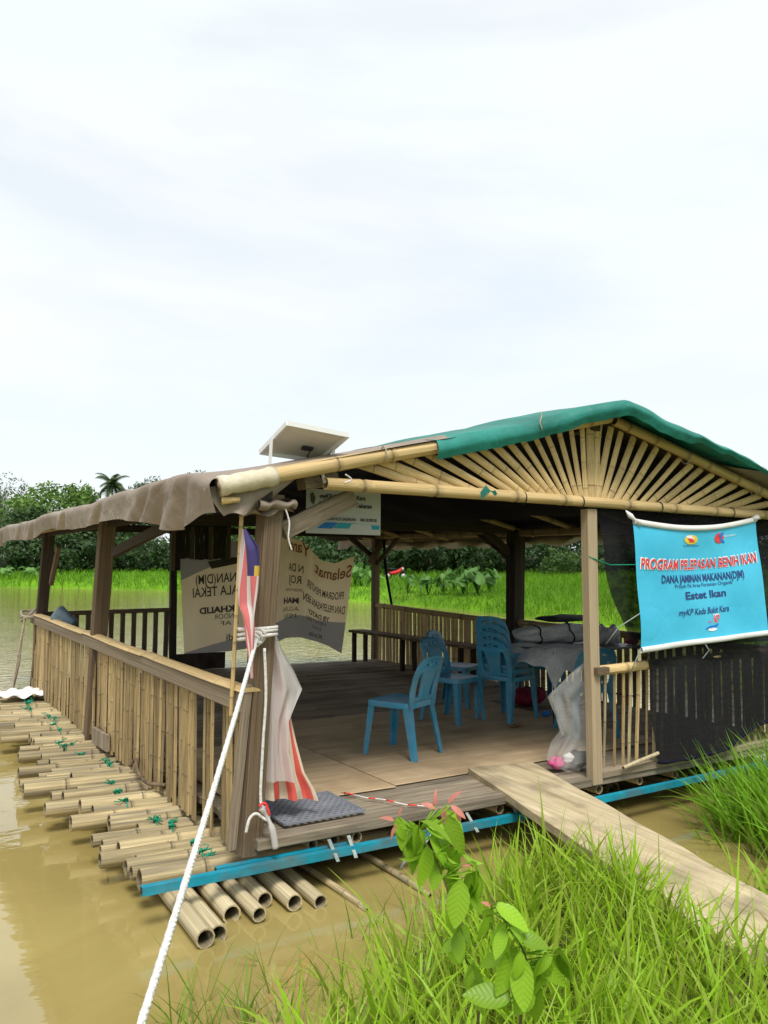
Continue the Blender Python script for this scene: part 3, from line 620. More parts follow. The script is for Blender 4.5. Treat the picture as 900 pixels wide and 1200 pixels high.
# coconut palm
def palm(px, top, d):
    x, y = polar(px, d); z = Zg(x, y)-.1; h = (666-top)*d/FPX+CAM.z-z-.9
    o = thing('coconut_palm', 'coconut palm with feathery fronds above the far wood', 'palm tree', (x, y, z))
    b = MB(); pts = [Vector((x+.3*math.sin(t*2), y+.2*t, z+h*t)) for t in [i/8 for i in range(9)]]
    b.tube(pts, [.2-.009*i for i in range(9)], 8); b.obj('trunk', 'trunk_pale', o, True)
    c = pts[-1]; rr = random.Random(4)
    for k in range(22):
        a = k*2.4; el = rr.uniform(-.4, 1.25); Lf = rr.uniform(2.3, 3.1); b = MB(); p = c.copy(); dirh = Vector((math.cos(a), math.sin(a), 0)); side = Vector((-math.sin(a), math.cos(a), 0))
        pr = [p.copy()]
        for j in range(10):
            e = el-(j/10)**1.4*1.7; p = p+(dirh*math.cos(e)+Vector((0, 0, 1))*math.sin(e))*(Lf/10); pr.append(p.copy())
        b.tube(pr, [.04*(1-j/11) for j in range(11)], 4, c=.4)
        for j in range(1, 10):
            for sg_ in (-1, 1):
                for q in (0, .5):
                    pp = pr[j].lerp(pr[min(j+1, 10)], q); ll = .75*math.sin(math.pi*min(1, (j+1.5)/11))+.15
                    tip = pp+side*sg_*ll*.8+(pr[min(j+1, 10)]-pr[j-1]).normalized()*ll*.5-Vector((0, 0, ll*.45)); wv_ = (pr[min(j+1, 10)]-pr[j-1]).normalized()*.09
                    b.add([pp-wv_, pp+wv_, tip], [(0, 1, 2)], [rr.uniform(.3, .9)]*3)
        b.obj('frond', 'leaf_palm', o)
palm(128, 562, 108)
# taro plants in the field, each leaf a piece of its own
def heart_leaf(name, n=10):
    b = MB(); pts = []
    for k in range(2*n):
        a = math.pi*2*k/(2*n); r = .5*(1+.35*math.cos(a)-.35*math.exp(-((a-math.pi)**2)/.08)); pts.append((r*math.cos(a)*1.15+.05, r*math.sin(a)*.85, -.22*abs(r*math.sin(a))+.04*math.cos(3*a)))
    V = [(0, 0, 0)]+[(x, y, z-.25*max(0, x)**2) for x, y, z in pts]
    b.add(V, [(0, 1+k, 1+(k+1) % (2*n)) for k in range(2*n)], [.9]+[R.uniform(.3, .8) for _ in pts]); return b.mesh(name, True)
HEART = heart_leaf('leaf'); HEART.materials.append(M['leaf_taro'])
def taro(px, py, d, n, size, label, group):
    x, y = polar(px, d); z = Zg(x, y)
    o = thing('taro_plant', label, 'plant', (x, y, z), group)
    b = MB()
    for k in range(int(n*1.6)):
        a = R.uniform(0, 6.28); hh = size*R.uniform(.7, 1.35); sp = size*R.uniform(.15, .9)
        tip = Vector((x+math.cos(a)*sp, y+math.sin(a)*sp, z+hh)); b.tube([(x, y, z-.05), (x+math.cos(a)*sp*.35, y+math.sin(a)*sp*.35, z+hh*.7), tip], .018, 5, c=.6)
        s = size*R.uniform(.35, .65)
        put('leaf', HEART, None, o, Matrix.Translation(tip) @ Matrix.Rotation(a, 4, 'Z') @ Matrix.Rotation(R.uniform(.2, .9), 4, 'Y') @ Matrix.Rotation(R.uniform(-.3, .3), 4, 'X') @ Matrix.Diagonal((s, s, s, 1)))
    b.obj('stalk', 'leaf_taro', o, True)
for px, d, n, s in [(502, 42, 8, .8), (520, 41, 8, .85), (543, 40, 10, .95), (560, 40, 10, 1.0), (532, 43, 8, .8), (574, 41, 8, .85), (478, 44, 6, .7)]:
    taro(px, 0, d, n, s, 'large-leaved taro plant in the field behind the blue chairs', 'taro plants in the field')
for px, d, n, s in [(424, 52, 8, 1.1), (417, 53, 8, 1.15), (431, 51, 7, 1.0)]:
    taro(px, 0, d, n, s, 'large-leaved taro plant on the bank between banner and bench post', 'taro plants by the banner')
for px, d, n, s in [(6, 74, 7, .9), (14, 74.5, 6, .8), (38, 74, 7, .9), (-8, 74, 6, .8), (30, 75, 5, .8)]:
    taro(px, 0, d, n, s, 'large-leaved plant at the water edge of the far bank', 'broad-leaved plants on the far bank')
# motorcycle parked far off in the field
def motorcycle(px, d):
    x, y = polar(px, d); z = Zg(x, y); o = thing('motorcycle', 'red and white motorcycle parked far off in the green field', 'motorcycle', (x, y, z))
    e = rgt0; u = Vector((0, 0, 1)); c = Vector((x, y, z+.02))
    for s in (-.6, .6):
        b = MB(); pts = [c+e*s+e*(.28*math.cos(a))+u*(.28+.28*math.sin(a)) for a in [2*math.pi*k/16 for k in range(17)]]
        b.tube(pts, .06, 6, False); wh = b.obj('wheel', 'black', o, True)
        b = MB(); b.tube([c+e*s+u*.28-fwd0*.05, c+e*s+u*.28+fwd0*.05], .16, 10); b.obj('rim', 'panel_white', wh, True)
    b = MB(); b.tube([c-e*.45+u*.45, c-e*.1+u*.5, c+e*.3+u*.62, c+e*.5+u*.9], [.12, .17, .15, .07], 8); b.obj('body', 'ink_red', o, True)
    b = MB(); b.tube([c-e*.65+u*.78, c-e*.3+u*.76, c+e*.1+u*.75], [.09, .13, .08], 8); b.obj('seat', 'black', o, True)
    b = MB(); b.tube([c+e*.45+u*1.0-fwd0*.3, c+e*.5+u*.98, c+e*.45+u*1.0+fwd0*.3], .025, 6); b.obj('handlebar', 'black_metal', o, True)
    b = MB(); b.tube([c+e*.48+u*.8, c+e*.62+u*.78], [.14, .1], 8); b.obj('headlight', 'panel_white', o, True)
    b = MB(); b.tube([c+e*.52+u*.9, c+e*.62+u*.28], .04, 6); b.obj('fork', 'black_metal', o, True)
motorcycle(464, 62)

# ================================================================== the floating pavilion
pav = thing('floating_pavilion', 'floating bamboo pavilion with grey and green tarpaulin roof moored at the bank', 'pavilion', (W/2, L/2, -.4))
EU, EV = 2.63, -.12
def RZ(u): return 2.64-.225*abs(u-EU)
# --- raft: lower logs along the length, half in the water
for k, (ux, v0) in enumerate([(-.42, -.46), (-.34, -.42), (-.20, -.24), (-.09, -.34), (.01, -.18), (.13, -.30), (.27, -.33)]):
    pole('raft_log', (ux-.02, v0, -.275-R.uniform(0, .025)), (ux+.08, 3.6, -.25), R.uniform(.038, .050), 'bamboo_pale', pav, LOGS)
for k in range(11):
    ux = .75+k*.44; pole('raft_log', (ux, R.uniform(.25, .5), -.32), (ux, 6.9, -.32), .075, 'bamboo_log', pav, LOGS)
# --- side logs across the raft, sticking out on the left; green cords tie them
v = .06; k = 0
side_logs = []
while v < L-.05:
    r = R.choice([.034, .040, .046, .052, .058]); v += r
    grp = .10*math.sin(v*2.1)+R.choice([-.2, -.1, -.04, 0, .04, .1, .18])+R.uniform(-.05, .05)
    out_ = -.60+grp*(.85 if v > .5 else .3)
    o = pole('side_log', (out_, v+R.uniform(-.02, .02), -.155-.066+r+R.uniform(-.01, .01)), (1.3, v, -.20-.066+r), r, 'bamboo_log', pav, LOGS)
    side_logs.append((o, out_, v, r)); v += r+R.choice([0.002, .003, .005, .008, .03] if v > 1.2 else [.002, .004])
for idx, (o, out_, v, r) in enumerate(side_logs):
    if R.random() < .42:
        b = MB(); ux = -.25+.08*math.sin(v*3)+R.uniform(-.05, .05); zt = -.155-.066+2*r
        ring = [(ux, v+(r+.004)*math.cos(a), zt-r+(r+.005)*math.sin(a)) for a in [2*math.pi*q/12 for q in range(13)]]
        b.tube(ring, .005, 5, False)
        for q in range(3):
            p = Vector((ux, v, zt+.006)); pts = [p]
            for _ in range(3): p = p+Vector((R.uniform(-.035, .035), R.uniform(-.035, .035), R.uniform(-.004, .018))); pts.append(p)
            b.tube(pts, .004, 4)
        b.tube([(ux-.014, v, zt+.006), (ux, v+.01, zt+.018), (ux+.014, v, zt+.006)], .009, 6)
        b.obj('green_cord', 'rope_green', o, True)
b = MB(); b.box((-.09, 3.0, -.03), (-.09, 3.55, -.05), .03, .14); b.obj('stop_block', 'timber_grey', pav)
# --- blue square pipes under the front edge
for (p0, p1, w) in [((-.66, -.13, -.125), (2.2, -.17, -.125), .044), ((2.2, -.168, -.125), (5.3, -.12, -.125), .042), ((-.25, -.075, -.123), (.55, -.085, -.123), .042)]:
    b = MB(); b.box(p0, p1, w, w)
    e = frame(p0, p1, w/2*.78, w/2*.78)
    b.obj('blue_pipe', 'blue_paint', pav)
    # black plate on the solid end, standing for the shade inside the pipe
    b = MB(); q = Vector(p0)-(Vector(p1)-Vector(p0)).normalized()*.001; b.box(q, q+Vector((.0008, 0, 0)), w*.78, w*.78); b.obj('pipe_mouth_shade', 'black', pav)
# --- bearer poles under the deck with open ends at the front
for ux in [.34, .48, .62, .98, 1.22, 1.36, 1.72, 1.9, 2.2, 2.65, 3.1, 3.5, 4.0, 4.5, 5.0]:
    pole('bearer', (ux, -.06+R.uniform(-.02, .02), -.088), (ux, 3.5, -.088), R.uniform(.03, .038), 'bamboo_log', pav, LOGS)
for ux in [.42, .55, .9, 1.28, 1.42, 1.8]:
    b = MB(); z0 = -.05; b.box((ux, -.10, -.06), (ux+R.uniform(-.015, .015), -.205, -.155), .022, .003); b.obj('tie_strip', 'strip', pav)
b = MB(); b.tube([(1.18, -.12, -.08), (1.02, -.22, -.14), (.86, -.25, -.2), (.82, -.25, -.25)], .009, 6); b.obj('tie_strip', 'strip', pav, True)
for a_, b_ in [((350, 1012), (432, 1066)), ((430, 1003), (505, 1050))]:
    p0 = on(*a_, 2, WZ+.02); p1 = on(*b_, 2, WZ+.01); pole('water_pole', p0+(p0-p1)*.15, p1, .020, 'bamboo_log', pav)
# --- deck
dk = MB()
for ux in (.25, 1.6, 2.95, 4.3, 5.1): dk.box((ux, .1, -.11), (ux, L-.05, -.11), .07, .08)
deck = dk.obj('deck', 'timber_dark', pav)
def slab(name, x0, x1, y0, y1, z0, z1, mat, parent, skew=0, rot=0):
    b = MB(); V = []
    for z in (z0, z1):
        for x, y in ((x0, y0+skew), (x1, y0), (x1, y1), (x0, y1+skew)): V.append((x, y, z))
    b.add(V, [(3, 2, 1, 0), (4, 5, 6, 7), (0, 1, 5, 4), (1, 2, 6, 5), (2, 3, 7, 6), (3, 0, 4, 7)])
    o = b.obj(name, mat, parent); bv = o.modifiers.new('b', 'BEVEL'); bv.width = .006; bv.segments = 1; return o
slab('front_board', -.02, 2.02, -.10, .012, -.055, .005, 'deck_edge', deck)
slab('front_board', 2.04, 5.3, -.09, .012, -.055, .002, 'deck_edge', deck)
v = .02; row = 0
while v < L-.05:
    w = R.uniform(.15, .21); cut = R.choice([1.9, 2.6, 3.3, 2.2]) if row > 2 else R.choice([1.75, 2.1])
    mat = 'deck_edge' if v < .6 else 'deck_plank'
    for x0, x1 in ((0.0, cut-.006), (cut, W)):
        dz = R.uniform(-.006, .002); slab('plank', x0+R.uniform(0, .02), x1, v, v+w-.008, -.05+dz, dz, mat, deck, R.uniform(-.004, .004))
    v += w+R.uniform(.0, .006); row += 1
ply = slab('plywood_sheet', 1.235, 4.05, .50, 2.95, .004, .015, 'plywood', deck, -.04)
ply = slab('plywood_sheet', .12, 1.22, .42, 2.2, .004, .016, 'plywood', deck, .05)
# --- posts
corner = beam('post', on(290, 1000, 1, 0)+Vector((0, 0, 0)), on(318, 580, 1, 0), .118, .118, 'timber_mid', pav, .1)
beam('post_batten', on(297, 990, 1, -.03)+Vector((-.13, 0, 0)), on(313, 800, 1, -.03)+Vector((-.115, 0, 0)), .042, .045, 'timber_grey', pav)
beam('post', on(107, 868, 0, -.02), on(127, 600, 0, -.02), .14, .13, 'timber_mid', pav)
beam('post', on(41, 812, 0, 0), on(58, 620, 0, 0), .13, .12, 'timber_dark', pav)
beam('post', on(697, 918, 1, -.075), on(690, 597, 1, -.075), .095, .075, 'timber_pale', pav)
beam('post', (W, L, -.1), (W, L, 2.1), .11, .11, 'timber_mid', pav)
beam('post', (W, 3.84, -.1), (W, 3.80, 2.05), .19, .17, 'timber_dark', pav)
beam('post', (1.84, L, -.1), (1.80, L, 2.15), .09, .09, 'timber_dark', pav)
beam('post', (W, -.02, -.1), (W, -.02, 2.05), .12, .12, 'timber_mid', pav)
# --- eave beams, cross beams, braces
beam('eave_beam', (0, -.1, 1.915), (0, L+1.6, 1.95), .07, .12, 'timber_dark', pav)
pole('eave_pole', (-.13, .05, 1.93), (-.13, L+1.9, 1.945), .03, 'bamboo_rail', pav)
pole('eave_pole', (W, .1, 1.935), (W, 3.7, 1.965), .05, 'bamboo_rail', pav)
pole('eave_pole', (W+.02, 3.85, 1.985), (W, L+.4, 2.05), .05, 'bamboo_rail', pav)
pole('eave_pole', (W+.3, -.35, 1.98), (W+.3, L+.5, 1.99), .04, 'bamboo_rail', pav)
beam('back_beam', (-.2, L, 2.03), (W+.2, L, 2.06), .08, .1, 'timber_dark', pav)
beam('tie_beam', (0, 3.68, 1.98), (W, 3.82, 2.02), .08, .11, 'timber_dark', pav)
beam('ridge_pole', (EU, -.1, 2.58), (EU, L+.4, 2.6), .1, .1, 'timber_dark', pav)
for vv in (.9, 1.85, 2.8, 3.75, 4.7, 5.65, 6.6, L+.2):
    for s in (-1, 1): pole('rafter', (EU, vv, RZ(EU)-.03), (EU+s*2.9, vv, RZ(EU+2.9)-.03), .035, 'bamboo_rail', pav)
beam('brace', on(331, 622, 1, .02), on(414, 583, 1, .02), .05, .11, 'timber_grey', pav)
beam('brace', on(134, 648, 0, 0), on(196, 616, 0, 0), .06, .08, 'timber_dark', pav)
beam('brace', on(60, 684, 0, -.02), on(69, 640, 0, -.02), .05, .07, 'timber_mid', pav)
beam('brace', (W, L, 1.55), (W, L-.75, 2.03), .05, .06, 'timber_dark', pav)
beam('brace', on(433, 660, 1, L-.1), on(452, 630, 1, L-.1), .05, .09, 'timber_mid', pav)
beam('brace', on(436, 652, 1, L), on(408, 628, 1, L), .06, .08, 'timber_dark', pav)
beam('brace', (W, 3.82, 1.65), (W-.5, 3.80, 1.98), .07, .08, 'timber_dark', pav)
beam('brace', (W, 3.82, 1.6), (W, 4.6, 2.02), .07, .08, 'timber_dark', pav)
beam('post_cap', on(352, 562, 1, .02), on(390, 556, 1, .02), .12, .13, 'timber_grey', pav)
# --- front gable: rafters, beam and the fan of split bamboo
put('gable_rafter', mm(POLES[1], 'bamboo_gable'), None, pav, frame((-.27, EV-.02, RZ(-.27)-.043), (2.72, EV-.02, RZ(EU)), .044, .044, .4))
put('gable_rafter', mm(POLES[2], 'bamboo_gable'), None, pav, frame((2.80, EV, 2.615), (5.75, EV, RZ(5.75)), .038, .038, 1.4))
gb = put('gable_beam', mm(POLES[2], 'bamboo_gable'), None, pav, frame((.36, EV+.005, 1.995), (5.5, EV+.005, 1.985), .038, .041, 2.2))
def fan(u_t, u_b, zt=None, r=.030):
    top = Vector((u_t, EV+.055, (RZ(u_t)-.02) if zt is None else zt)); bot = Vector((u_b, EV+.045, 2.005-.002*(u_b-.3)))
    put('fan_slat', mm(R.choice(SLATS), 'bamboo_gable'), None, gb, frame(bot, top, r*R.uniform(.85, 1.12), r*R.uniform(.9, 1.15), 0))
    o = [c for c in gb.children][-1]
    # turn the round side of the split pole to the front
    z = (top-bot).normalized(); x = (Vector((0, -1, 0))-z*z.dot(Vector((0, -1, 0)))).normalized(); y = z.cross(x)
    sc = o.matrix_basis.to_scale(); wm = Matrix.Translation(bot) @ Matrix((x, y, z)).transposed().to_4x4() @ Matrix.Diagonal((sc.x*.7, sc.y, sc.z, 1))
    o.matrix_basis = wm; WM[o] = wm
tl = [408, 434, 462, 490, 517, 535, 552, 571, 589, 606, 622, 637, 653, 668, 681]; bl = [512, 538, 562, 585, 603, 617, 629, 639, 648, 656, 663, 670, 676, 681, 686]
tr_ = [703, 716, 729, 743, 757, 770, 784, 797, 810, 822, 835, 848, 862, 876, 890, 906]; br_ = [693, 698, 704, 711, 719, 728, 737, 747, 758, 769, 781, 794, 808, 823, 839, 858]
for a, c in zip(tl+tr_, bl+br_): fan(on(a, 540-(a-400)*.13 if a < 690 else 540, 1, EV+.05).x, on(c, 580, 1, EV+.05).x, r=R.uniform(.025, .031))
fan(EU-.035, EU-.03, 2.60, .036); fan(EU+.035, EU+.045, 2.61, .030)
for ux in (1.9, 2.45, 3.3, 4.2):
    b = MB(); b.tube([(ux+.004*math.cos(a), EV+.005+.043*math.cos(a), 1.992-.002*(ux-.3)+.044*math.sin(a)) for a in [2*math.pi*q/14 for q in range(15)]], .004, 5, False); b.obj('lashing', 'black', pav, True)
for ux in (.75, 1.95, 3.6, 4.5):
    b = MB(); b.tube([(ux+.012*math.cos(a), EV-.02+.05*math.cos(a), RZ(ux)-.02+.052*math.sin(a)) for a in [2*math.pi*q/14 for q in range(15)]], .005, 5, False); b.obj('lashing', 'rope_old', pav, True)
# plastic wrapped round the end of the rafter
b = MB(); e0 = Vector((-.30, EV-.02, RZ(-.30)-.044)); e1 = Vector((.03, EV-.02, RZ(.03)-.039)); pts = [e0.lerp(e1, q/10) for q in range(11)]
b.tube(pts, [.056+.003*math.sin(q*2.3)+.002*math.cos(q*5) for q in range(11)], 12); b.obj('rafter_wrap', 'plastic_wrap', pav, True)
b = MB(); b.tube([e0-Vector((.004, 0, .001)), e0-Vector((.006, 0, .0013))], [.026, .026], 10); b.obj('wrap_mouth', 'timber_grey', pav, True)
b = MB(); b.tube([e0+Vector((.02, .01, -.075)), e0+Vector((.12, .0, -.065))], [.022, .014], 8); b.obj('rafter_offcut', 'bamboo_gable', pav, True)
# --- roof sheets
VB = L+2.0
def roof_left(s, t):       # s along the pavilion (front -> back), t from ridge to the hanging hem
    v = -.15+s*(VB+.15); ue = -.33; fd = -.058*math.exp(-((v+.15)/.22)**2)
    hang = .16+.02*math.sin(v*.9+1)+.012*math.sin(v*2.3)+.10*math.exp(-((v-.55)/.5)**2)-.05*math.exp(-((v+.05)/.25)**2)+.10*math.exp(-((v-9.0)/.3)**2)
    if t < .72:
        q = t/.72; u = EU+(ue+.04-EU)*q
        z = RZ(u)+.07+fd-.03*math.sin(math.pi*q)*(.5+.5*math.sin(v*3.1))*min(1, max(0, v*3))+.010*q*noise1(v*1.1+q*2, 2)
        return (u, v-.03*math.sin(math.pi*q), z)
    q = (t-.72)/.28; a = min(1, q*3)*math.pi/2
    u = ue+.04-.05*math.sin(a)+.04*max(0, q-.35)
    z0 = RZ(ue+.04)+.07+fd+.010*noise1(v*1.1+2, 2)
    z = z0-.05*(1-math.cos(a))-max(0, q-.33)/.67*hang
    fold = q*.016*math.sin(v*1.3+q*1.5)
    for vc, am in ((.15, .045), (.62, .06), (.95, .04), (2.2, .03), (3.7, .035), (5.6, .03), (6.5, .025), (8.2, .04)):
        fold += am*q*math.exp(-((v-vc-.35*q)/.07)**2)-am*.6*q*math.exp(-((v-vc-.14-.45*q)/.09)**2)
    return (u-.02+fold, v, z+.008*q*math.sin(v*2.7+1))
rl = grid('grey_tarpaulin', roof_left, 260, 40, 'tarp_grey', pav)
def roof_right(s, t):
    ue = W+.38; u = EU+(ue-EU)*min(1, t/.85); vf = -.12-.26*min(1, max(0, (u-4.1)/.3)); v = vf+s*(VB-vf)
    if t < .85:
        q = t/.85
        return (u, v, RZ(u)+.07-.03*math.sin(math.pi*q)*(.5+.5*math.sin(v*3.1))+.015*q*noise1(v*1.6+q*2, 2))
    q = (t-.85)/.15; return (ue+.02*noise1(v*4, 3)*q, v, RZ(ue)+.07-.16*q+.03*q*noise1(v*2.5, 2))
grid('grey_tarpaulin', roof_right, 90, 30, 'tarp_grey', pav)
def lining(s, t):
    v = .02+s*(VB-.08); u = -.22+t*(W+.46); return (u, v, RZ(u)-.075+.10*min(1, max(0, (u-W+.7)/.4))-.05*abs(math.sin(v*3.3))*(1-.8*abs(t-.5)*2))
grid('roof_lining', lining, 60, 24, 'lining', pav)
# scalloped pale hem under the far eave
def hem(s, t):
    v = .6+s*(L-.4); return (W+.36-.02*t, v, 1.93-t*(.07+.06*abs(math.sin(v*4.2))))
grid('eave_hem', hem, 90, 3, 'tarp_hem', pav)
# loose front flap of the grey sheet under the rafter end, and its rolled corner
F0, F1, F2, F3 = on(236, 570, 1, -.10), on(352, 557, 1, -.08), on(303, 600, 1, -.06), on(262, 605, 1, -.08)
F0 = Vector((-.37, -.05, 1.93))
def flap(s, t):
    a = F0.lerp(F1, s); c = F3.lerp(F2, s) if s < .75 else F2.lerp(F1, (s-.75)/.25*.9)
    p = a.lerp(c, t); p.y += .03*math.sin(s*7+t*2)*t-.03; p.z += .012*math.sin(s*9)*t; return p
grid('tarpaulin_flap', flap, 24, 12, 'tarp_grey', pav)
b = MB(); q0 = on(302, 592, 1, -.10); q1 = on(347, 588, 1, -.06)
def roll(s, t):
    a = t*2.0*math.pi*1.3; r = .022+.012*t; c = q0.lerp(q1, s); return (c.x+.01*math.sin(s*11), c.y+r*math.cos(a)*1.6, c.z+r*math.sin(a)*.9-.015*s+.008*math.sin(s*14+t*5))
grid('tarpaulin_roll', roll, 18, 16, 'tarp_grey', pav)
q0 = on(285, 603, 1, -.10); q1 = on(342, 598, 1, -.03)
def roll2(s, t):
    c = q0.lerp(q1, s); return (c.x, c.y-.03+.10*t+.02*math.sin(s*6), c.z+.02*math.sin(t*3)+.025*math.sin(s*10+t*4)*(1-.3*t))
grid('tarpaulin_roll', roll2, 18, 8, 'tarp_grey', pav)
# green sheet over the ridge
def gfront(u):
    if u < EU: q = (u-1.1)/(EU-1.1); return -.205-.20*max(0, q)**2.2
    return -.42+.02*(u-EU)
def green(s, t):
    u = 1.12+(4.42-1.12)*s; vf = gfront(u); zt = RZ(u)+.088-.024*min(1, max(0, (1.6-u)/.4))+.010*noise1(u*2.5, 4)
    soft = -.02*math.exp(-((u-EU)/.12)**2)
    lf0 = min(1, max(0, (EU-.1-u)/.5))
    if t < .6:
        q = t/.6; v = 2.3+(vf+.03-2.3)*q; return (u, v, zt-.05*lf0*math.exp(-((v-vf)/.25)**2)+soft+.01*math.sin(v*5+u*3)*min(1, q*0+abs(v-vf)*3))
    q = (t-.6)/.4; lft = 1 if u < EU-.15 else (max(0, (EU+.1-u)/.25) if u < EU+.1 else 0)
    drop = (.13*lft+(.045+.085*max(0, 1-abs(u-EU)/1.5))*(1-lft)); a = q*math.pi; zt -= .05*lf0
    if lft > .5:
        return (u, vf+.03-.03*math.sin(min(a, math.pi/2)*1.0)+.07*max(0, q-.6), zt+soft-drop*q**1.0*(1-.0*q)+.006*noise1(u*6, 2)*q)
    return (u, vf+.03-.03*math.sin(min(a, math.pi/2))+.05*max(0, q-.5), zt+soft-drop*q+.012*noise1(u*4, 2)*q)
gt_ = grid('green_tarpaulin', green, 90, 26, 'tarp_green', pav)
b = MB(); ux = 1.93; b.tube([(ux+.01*math.sin(q), gfront(ux)-.004-.005*math.sin(q*.3), RZ(ux)+.09-.13*q/8) for q in range(9)], .004, 5); b.obj('lashing', 'timber_pale', gt_, True)
ux = 4.40; b = MB(); b.tube([(ux, -.40+.03*math.cos(a), RZ(ux)+.062+.045*math.sin(a)) for a in [2*math.pi*q/12 for q in range(13)]], .005, 5, False); b.obj('lashing', 'ink_yellow', gt_, True)
# --- left railing
rp0, rp1 = Vector((-.085, -.02, .745)), Vector((-.07, L+.05, .80))
lr = beam('side_railing', rp0, rp1, .035, .105, 'timber_grey', pav)
seg = [0, .27, .56, 1]
for k in range(3): 
    a, c = rp0.lerp(rp1, seg[k]), rp0.lerp(rp1, seg[k+1])
    if k == 0: a = a+Vector((0, -.04, 0))
    put('rail_cover', mm(SLATS[k], 'bamboo_gable'), None, lr, frame(a+Vector((.03, 0, .05)), c+Vector((.03, .03, .05)), .035, .062, math.pi/2))
v = .16; gaps = (1.05, 1.10)
while v < L-.05:
    w = R.uniform(.018, .038); z1 = .745+.055*v/L; dj = R.choice([0, 0, .006, .012, -.006])
    if not (abs(v-.45) < .05 or abs(v-.78) < .03 or abs(v-3.68) < .06):
        zb = -.13+R.uniform(-.02, .03)
        o = put('baluster', mm(R.choice(SLATS), 'bamboo_rail'), None, lr, frame((-.04+dj+R.uniform(-.008, .008), v, zb), (-.045+dj*.5+R.uniform(-.006, .006), v+R.uniform(-.018, .018), z1+.02), w*.55, w, math.pi if True else 0))
        z = Vector((0, 0, 1)); 
    v += 2*w*R.uniform(.84, .99)+(R.uniform(.01, .05) if R.random() < .16 else 0)
# a loose bamboo stick leaning beside the post
# --- right front railing
rr0, rr1 = Vector((2.66, -.06, .765)), Vector((W, -.06, .80))
fr = put('front_railing', mm(POLES[0], 'bamboo_gable'), None, pav, frame(rr0, rr1, .038, .038, 1.0))
v = 2.75
for k in range(34):
    w = R.uniform(.018, .028); 
    if v > W-.05: break
    put('baluster', mm(R.choice(SLATS), 'bamboo_rail' if k % 3 else 'bamboo_log'), None, fr, frame((v+R.uniform(-.015, .015), -.03, .01), (v, -.045, .75), w, w*.6, -math.pi/2))
    v += R.uniform(.075, .10)
beam('rail_bracket', (2.57, -.125, .77), (2.69, -.125, .77), .05, .05, 'timber_mid', pav)
beam('sill', (2.66, -.06, .02), (W, -.05, .03), .09, .05, 'timber_grey', pav)
pole('bamboo_offcut', (2.83, -.14, .055), (3.22, -.13, .12), .014, 'bamboo_pale', pav)
# --- right side railing
sr = pole('side_railing', (W, 3.85, .80), (W, L-.02, .88), .042, 'bamboo_rail', pav)
v = 3.98
while v < L-.06:
    w = R.uniform(.038, .05); put('baluster', mm(R.choice(SLATS), 'bamboo_gable'), None, sr, frame((W+.02, v, -.02), (W+.02, v+R.uniform(-.01, .01), .82+.02*(v-3.9)), w*.6, w, math.pi)); v += 2*w+R.uniform(.0, .02)
sr2 = pole('side_railing', (W, .05, .76), (W, 3.75, .80), .042, 'bamboo_rail', pav)
v = .15
while v < 3.7:
    w = R.uniform(.036, .05); put('baluster', mm(R.choice(SLATS), 'bamboo_rail'), None, sr2, frame((W+.02, v, -.02), (W+.02, v, .76), w*.6, w, math.pi)); v += 2*w+R.uniform(.01, .04)
# --- back railing of separate slats
br = beam('back_railing', (0.05, L, .86), (1.8, L, .88), .07, .06, 'timber_mid', pav)
for k in range(11): beam('baluster', (.18+k*.155, L, 0), (.18+k*.155, L, .85), .06, .045, 'timber_mid', br)
# --- dark slat valance and low board at the back
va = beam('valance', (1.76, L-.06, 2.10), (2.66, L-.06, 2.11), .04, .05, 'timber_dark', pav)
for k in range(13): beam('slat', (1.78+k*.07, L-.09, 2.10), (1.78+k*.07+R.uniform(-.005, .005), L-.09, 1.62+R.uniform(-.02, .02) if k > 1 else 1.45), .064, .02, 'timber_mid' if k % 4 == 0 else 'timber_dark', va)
slab('kick_board', 1.84, 2.62, L-.05, L-.01, .0, .24, 'timber_dark', pav)

# ------------------------------------------------------------------ shade nets
def net_side(s, t):
    v = .05+s*(6.95-.05)+.25*t*s; return (W+.06+.02*math.sin(v*3+t*4), v, .86+t*1.16)
tag(grid('shade_net', net_side, 40, 10, 'net_thin'), 'thin black shade net over the far side opening above the bamboo railing', 'net')
b = MB(); b.tube([net_side(1, q/8) for q in range(9)], .022, 6); COLh = b.obj('hem', 'lining', None, True)
COLh.parent = bpy.data.objects['shade_net']; COLh.matrix_parent_inverse = Matrix.Identity(4)
def net_front(s, t):
    x0 = 2.64+.42*t**1.3+.03*math.sin(t*9); x1 = W; u = x0+(x1-x0)*s
    return (u, -.045-.02*math.sin(u*5+t*3), 1.97-t*1.08)
nf = tag(grid('shade_net', net_front, 40, 24, 'net'), 'black shade net hanging behind the blue banner beside the pale post', 'net')
def net_low(s, t):
    u = 3.14+(W+.1-3.14)*s; bot = .05 if s < .35 else .05+.42*((s-.35)/.65)**1.1
    z = .95+(bot-.95)*t; bulge = .06*math.sin(min(1, t*2.2)*math.pi/2)
    return (u+.06*t*(1-s)+.015*math.sin(t*8), -.075-bulge-.012*math.sin(u*9+t*3)-.03*t*math.sin(u*4), z)
nl_ = tag(grid('shade_net', net_low, 44, 26, 'net'), 'black shade net draped over the front bamboo railing below the blue banner', 'net')
b = MB(); b.tube([Vector(net_low(q/30, 1))+Vector((0, -.005, 0)) for q in range(31)], [.012+.006*math.sin(q*1.7) for q in range(31)], 6); h = b.obj('hem', 'lining', None, True)
h.parent = nl_

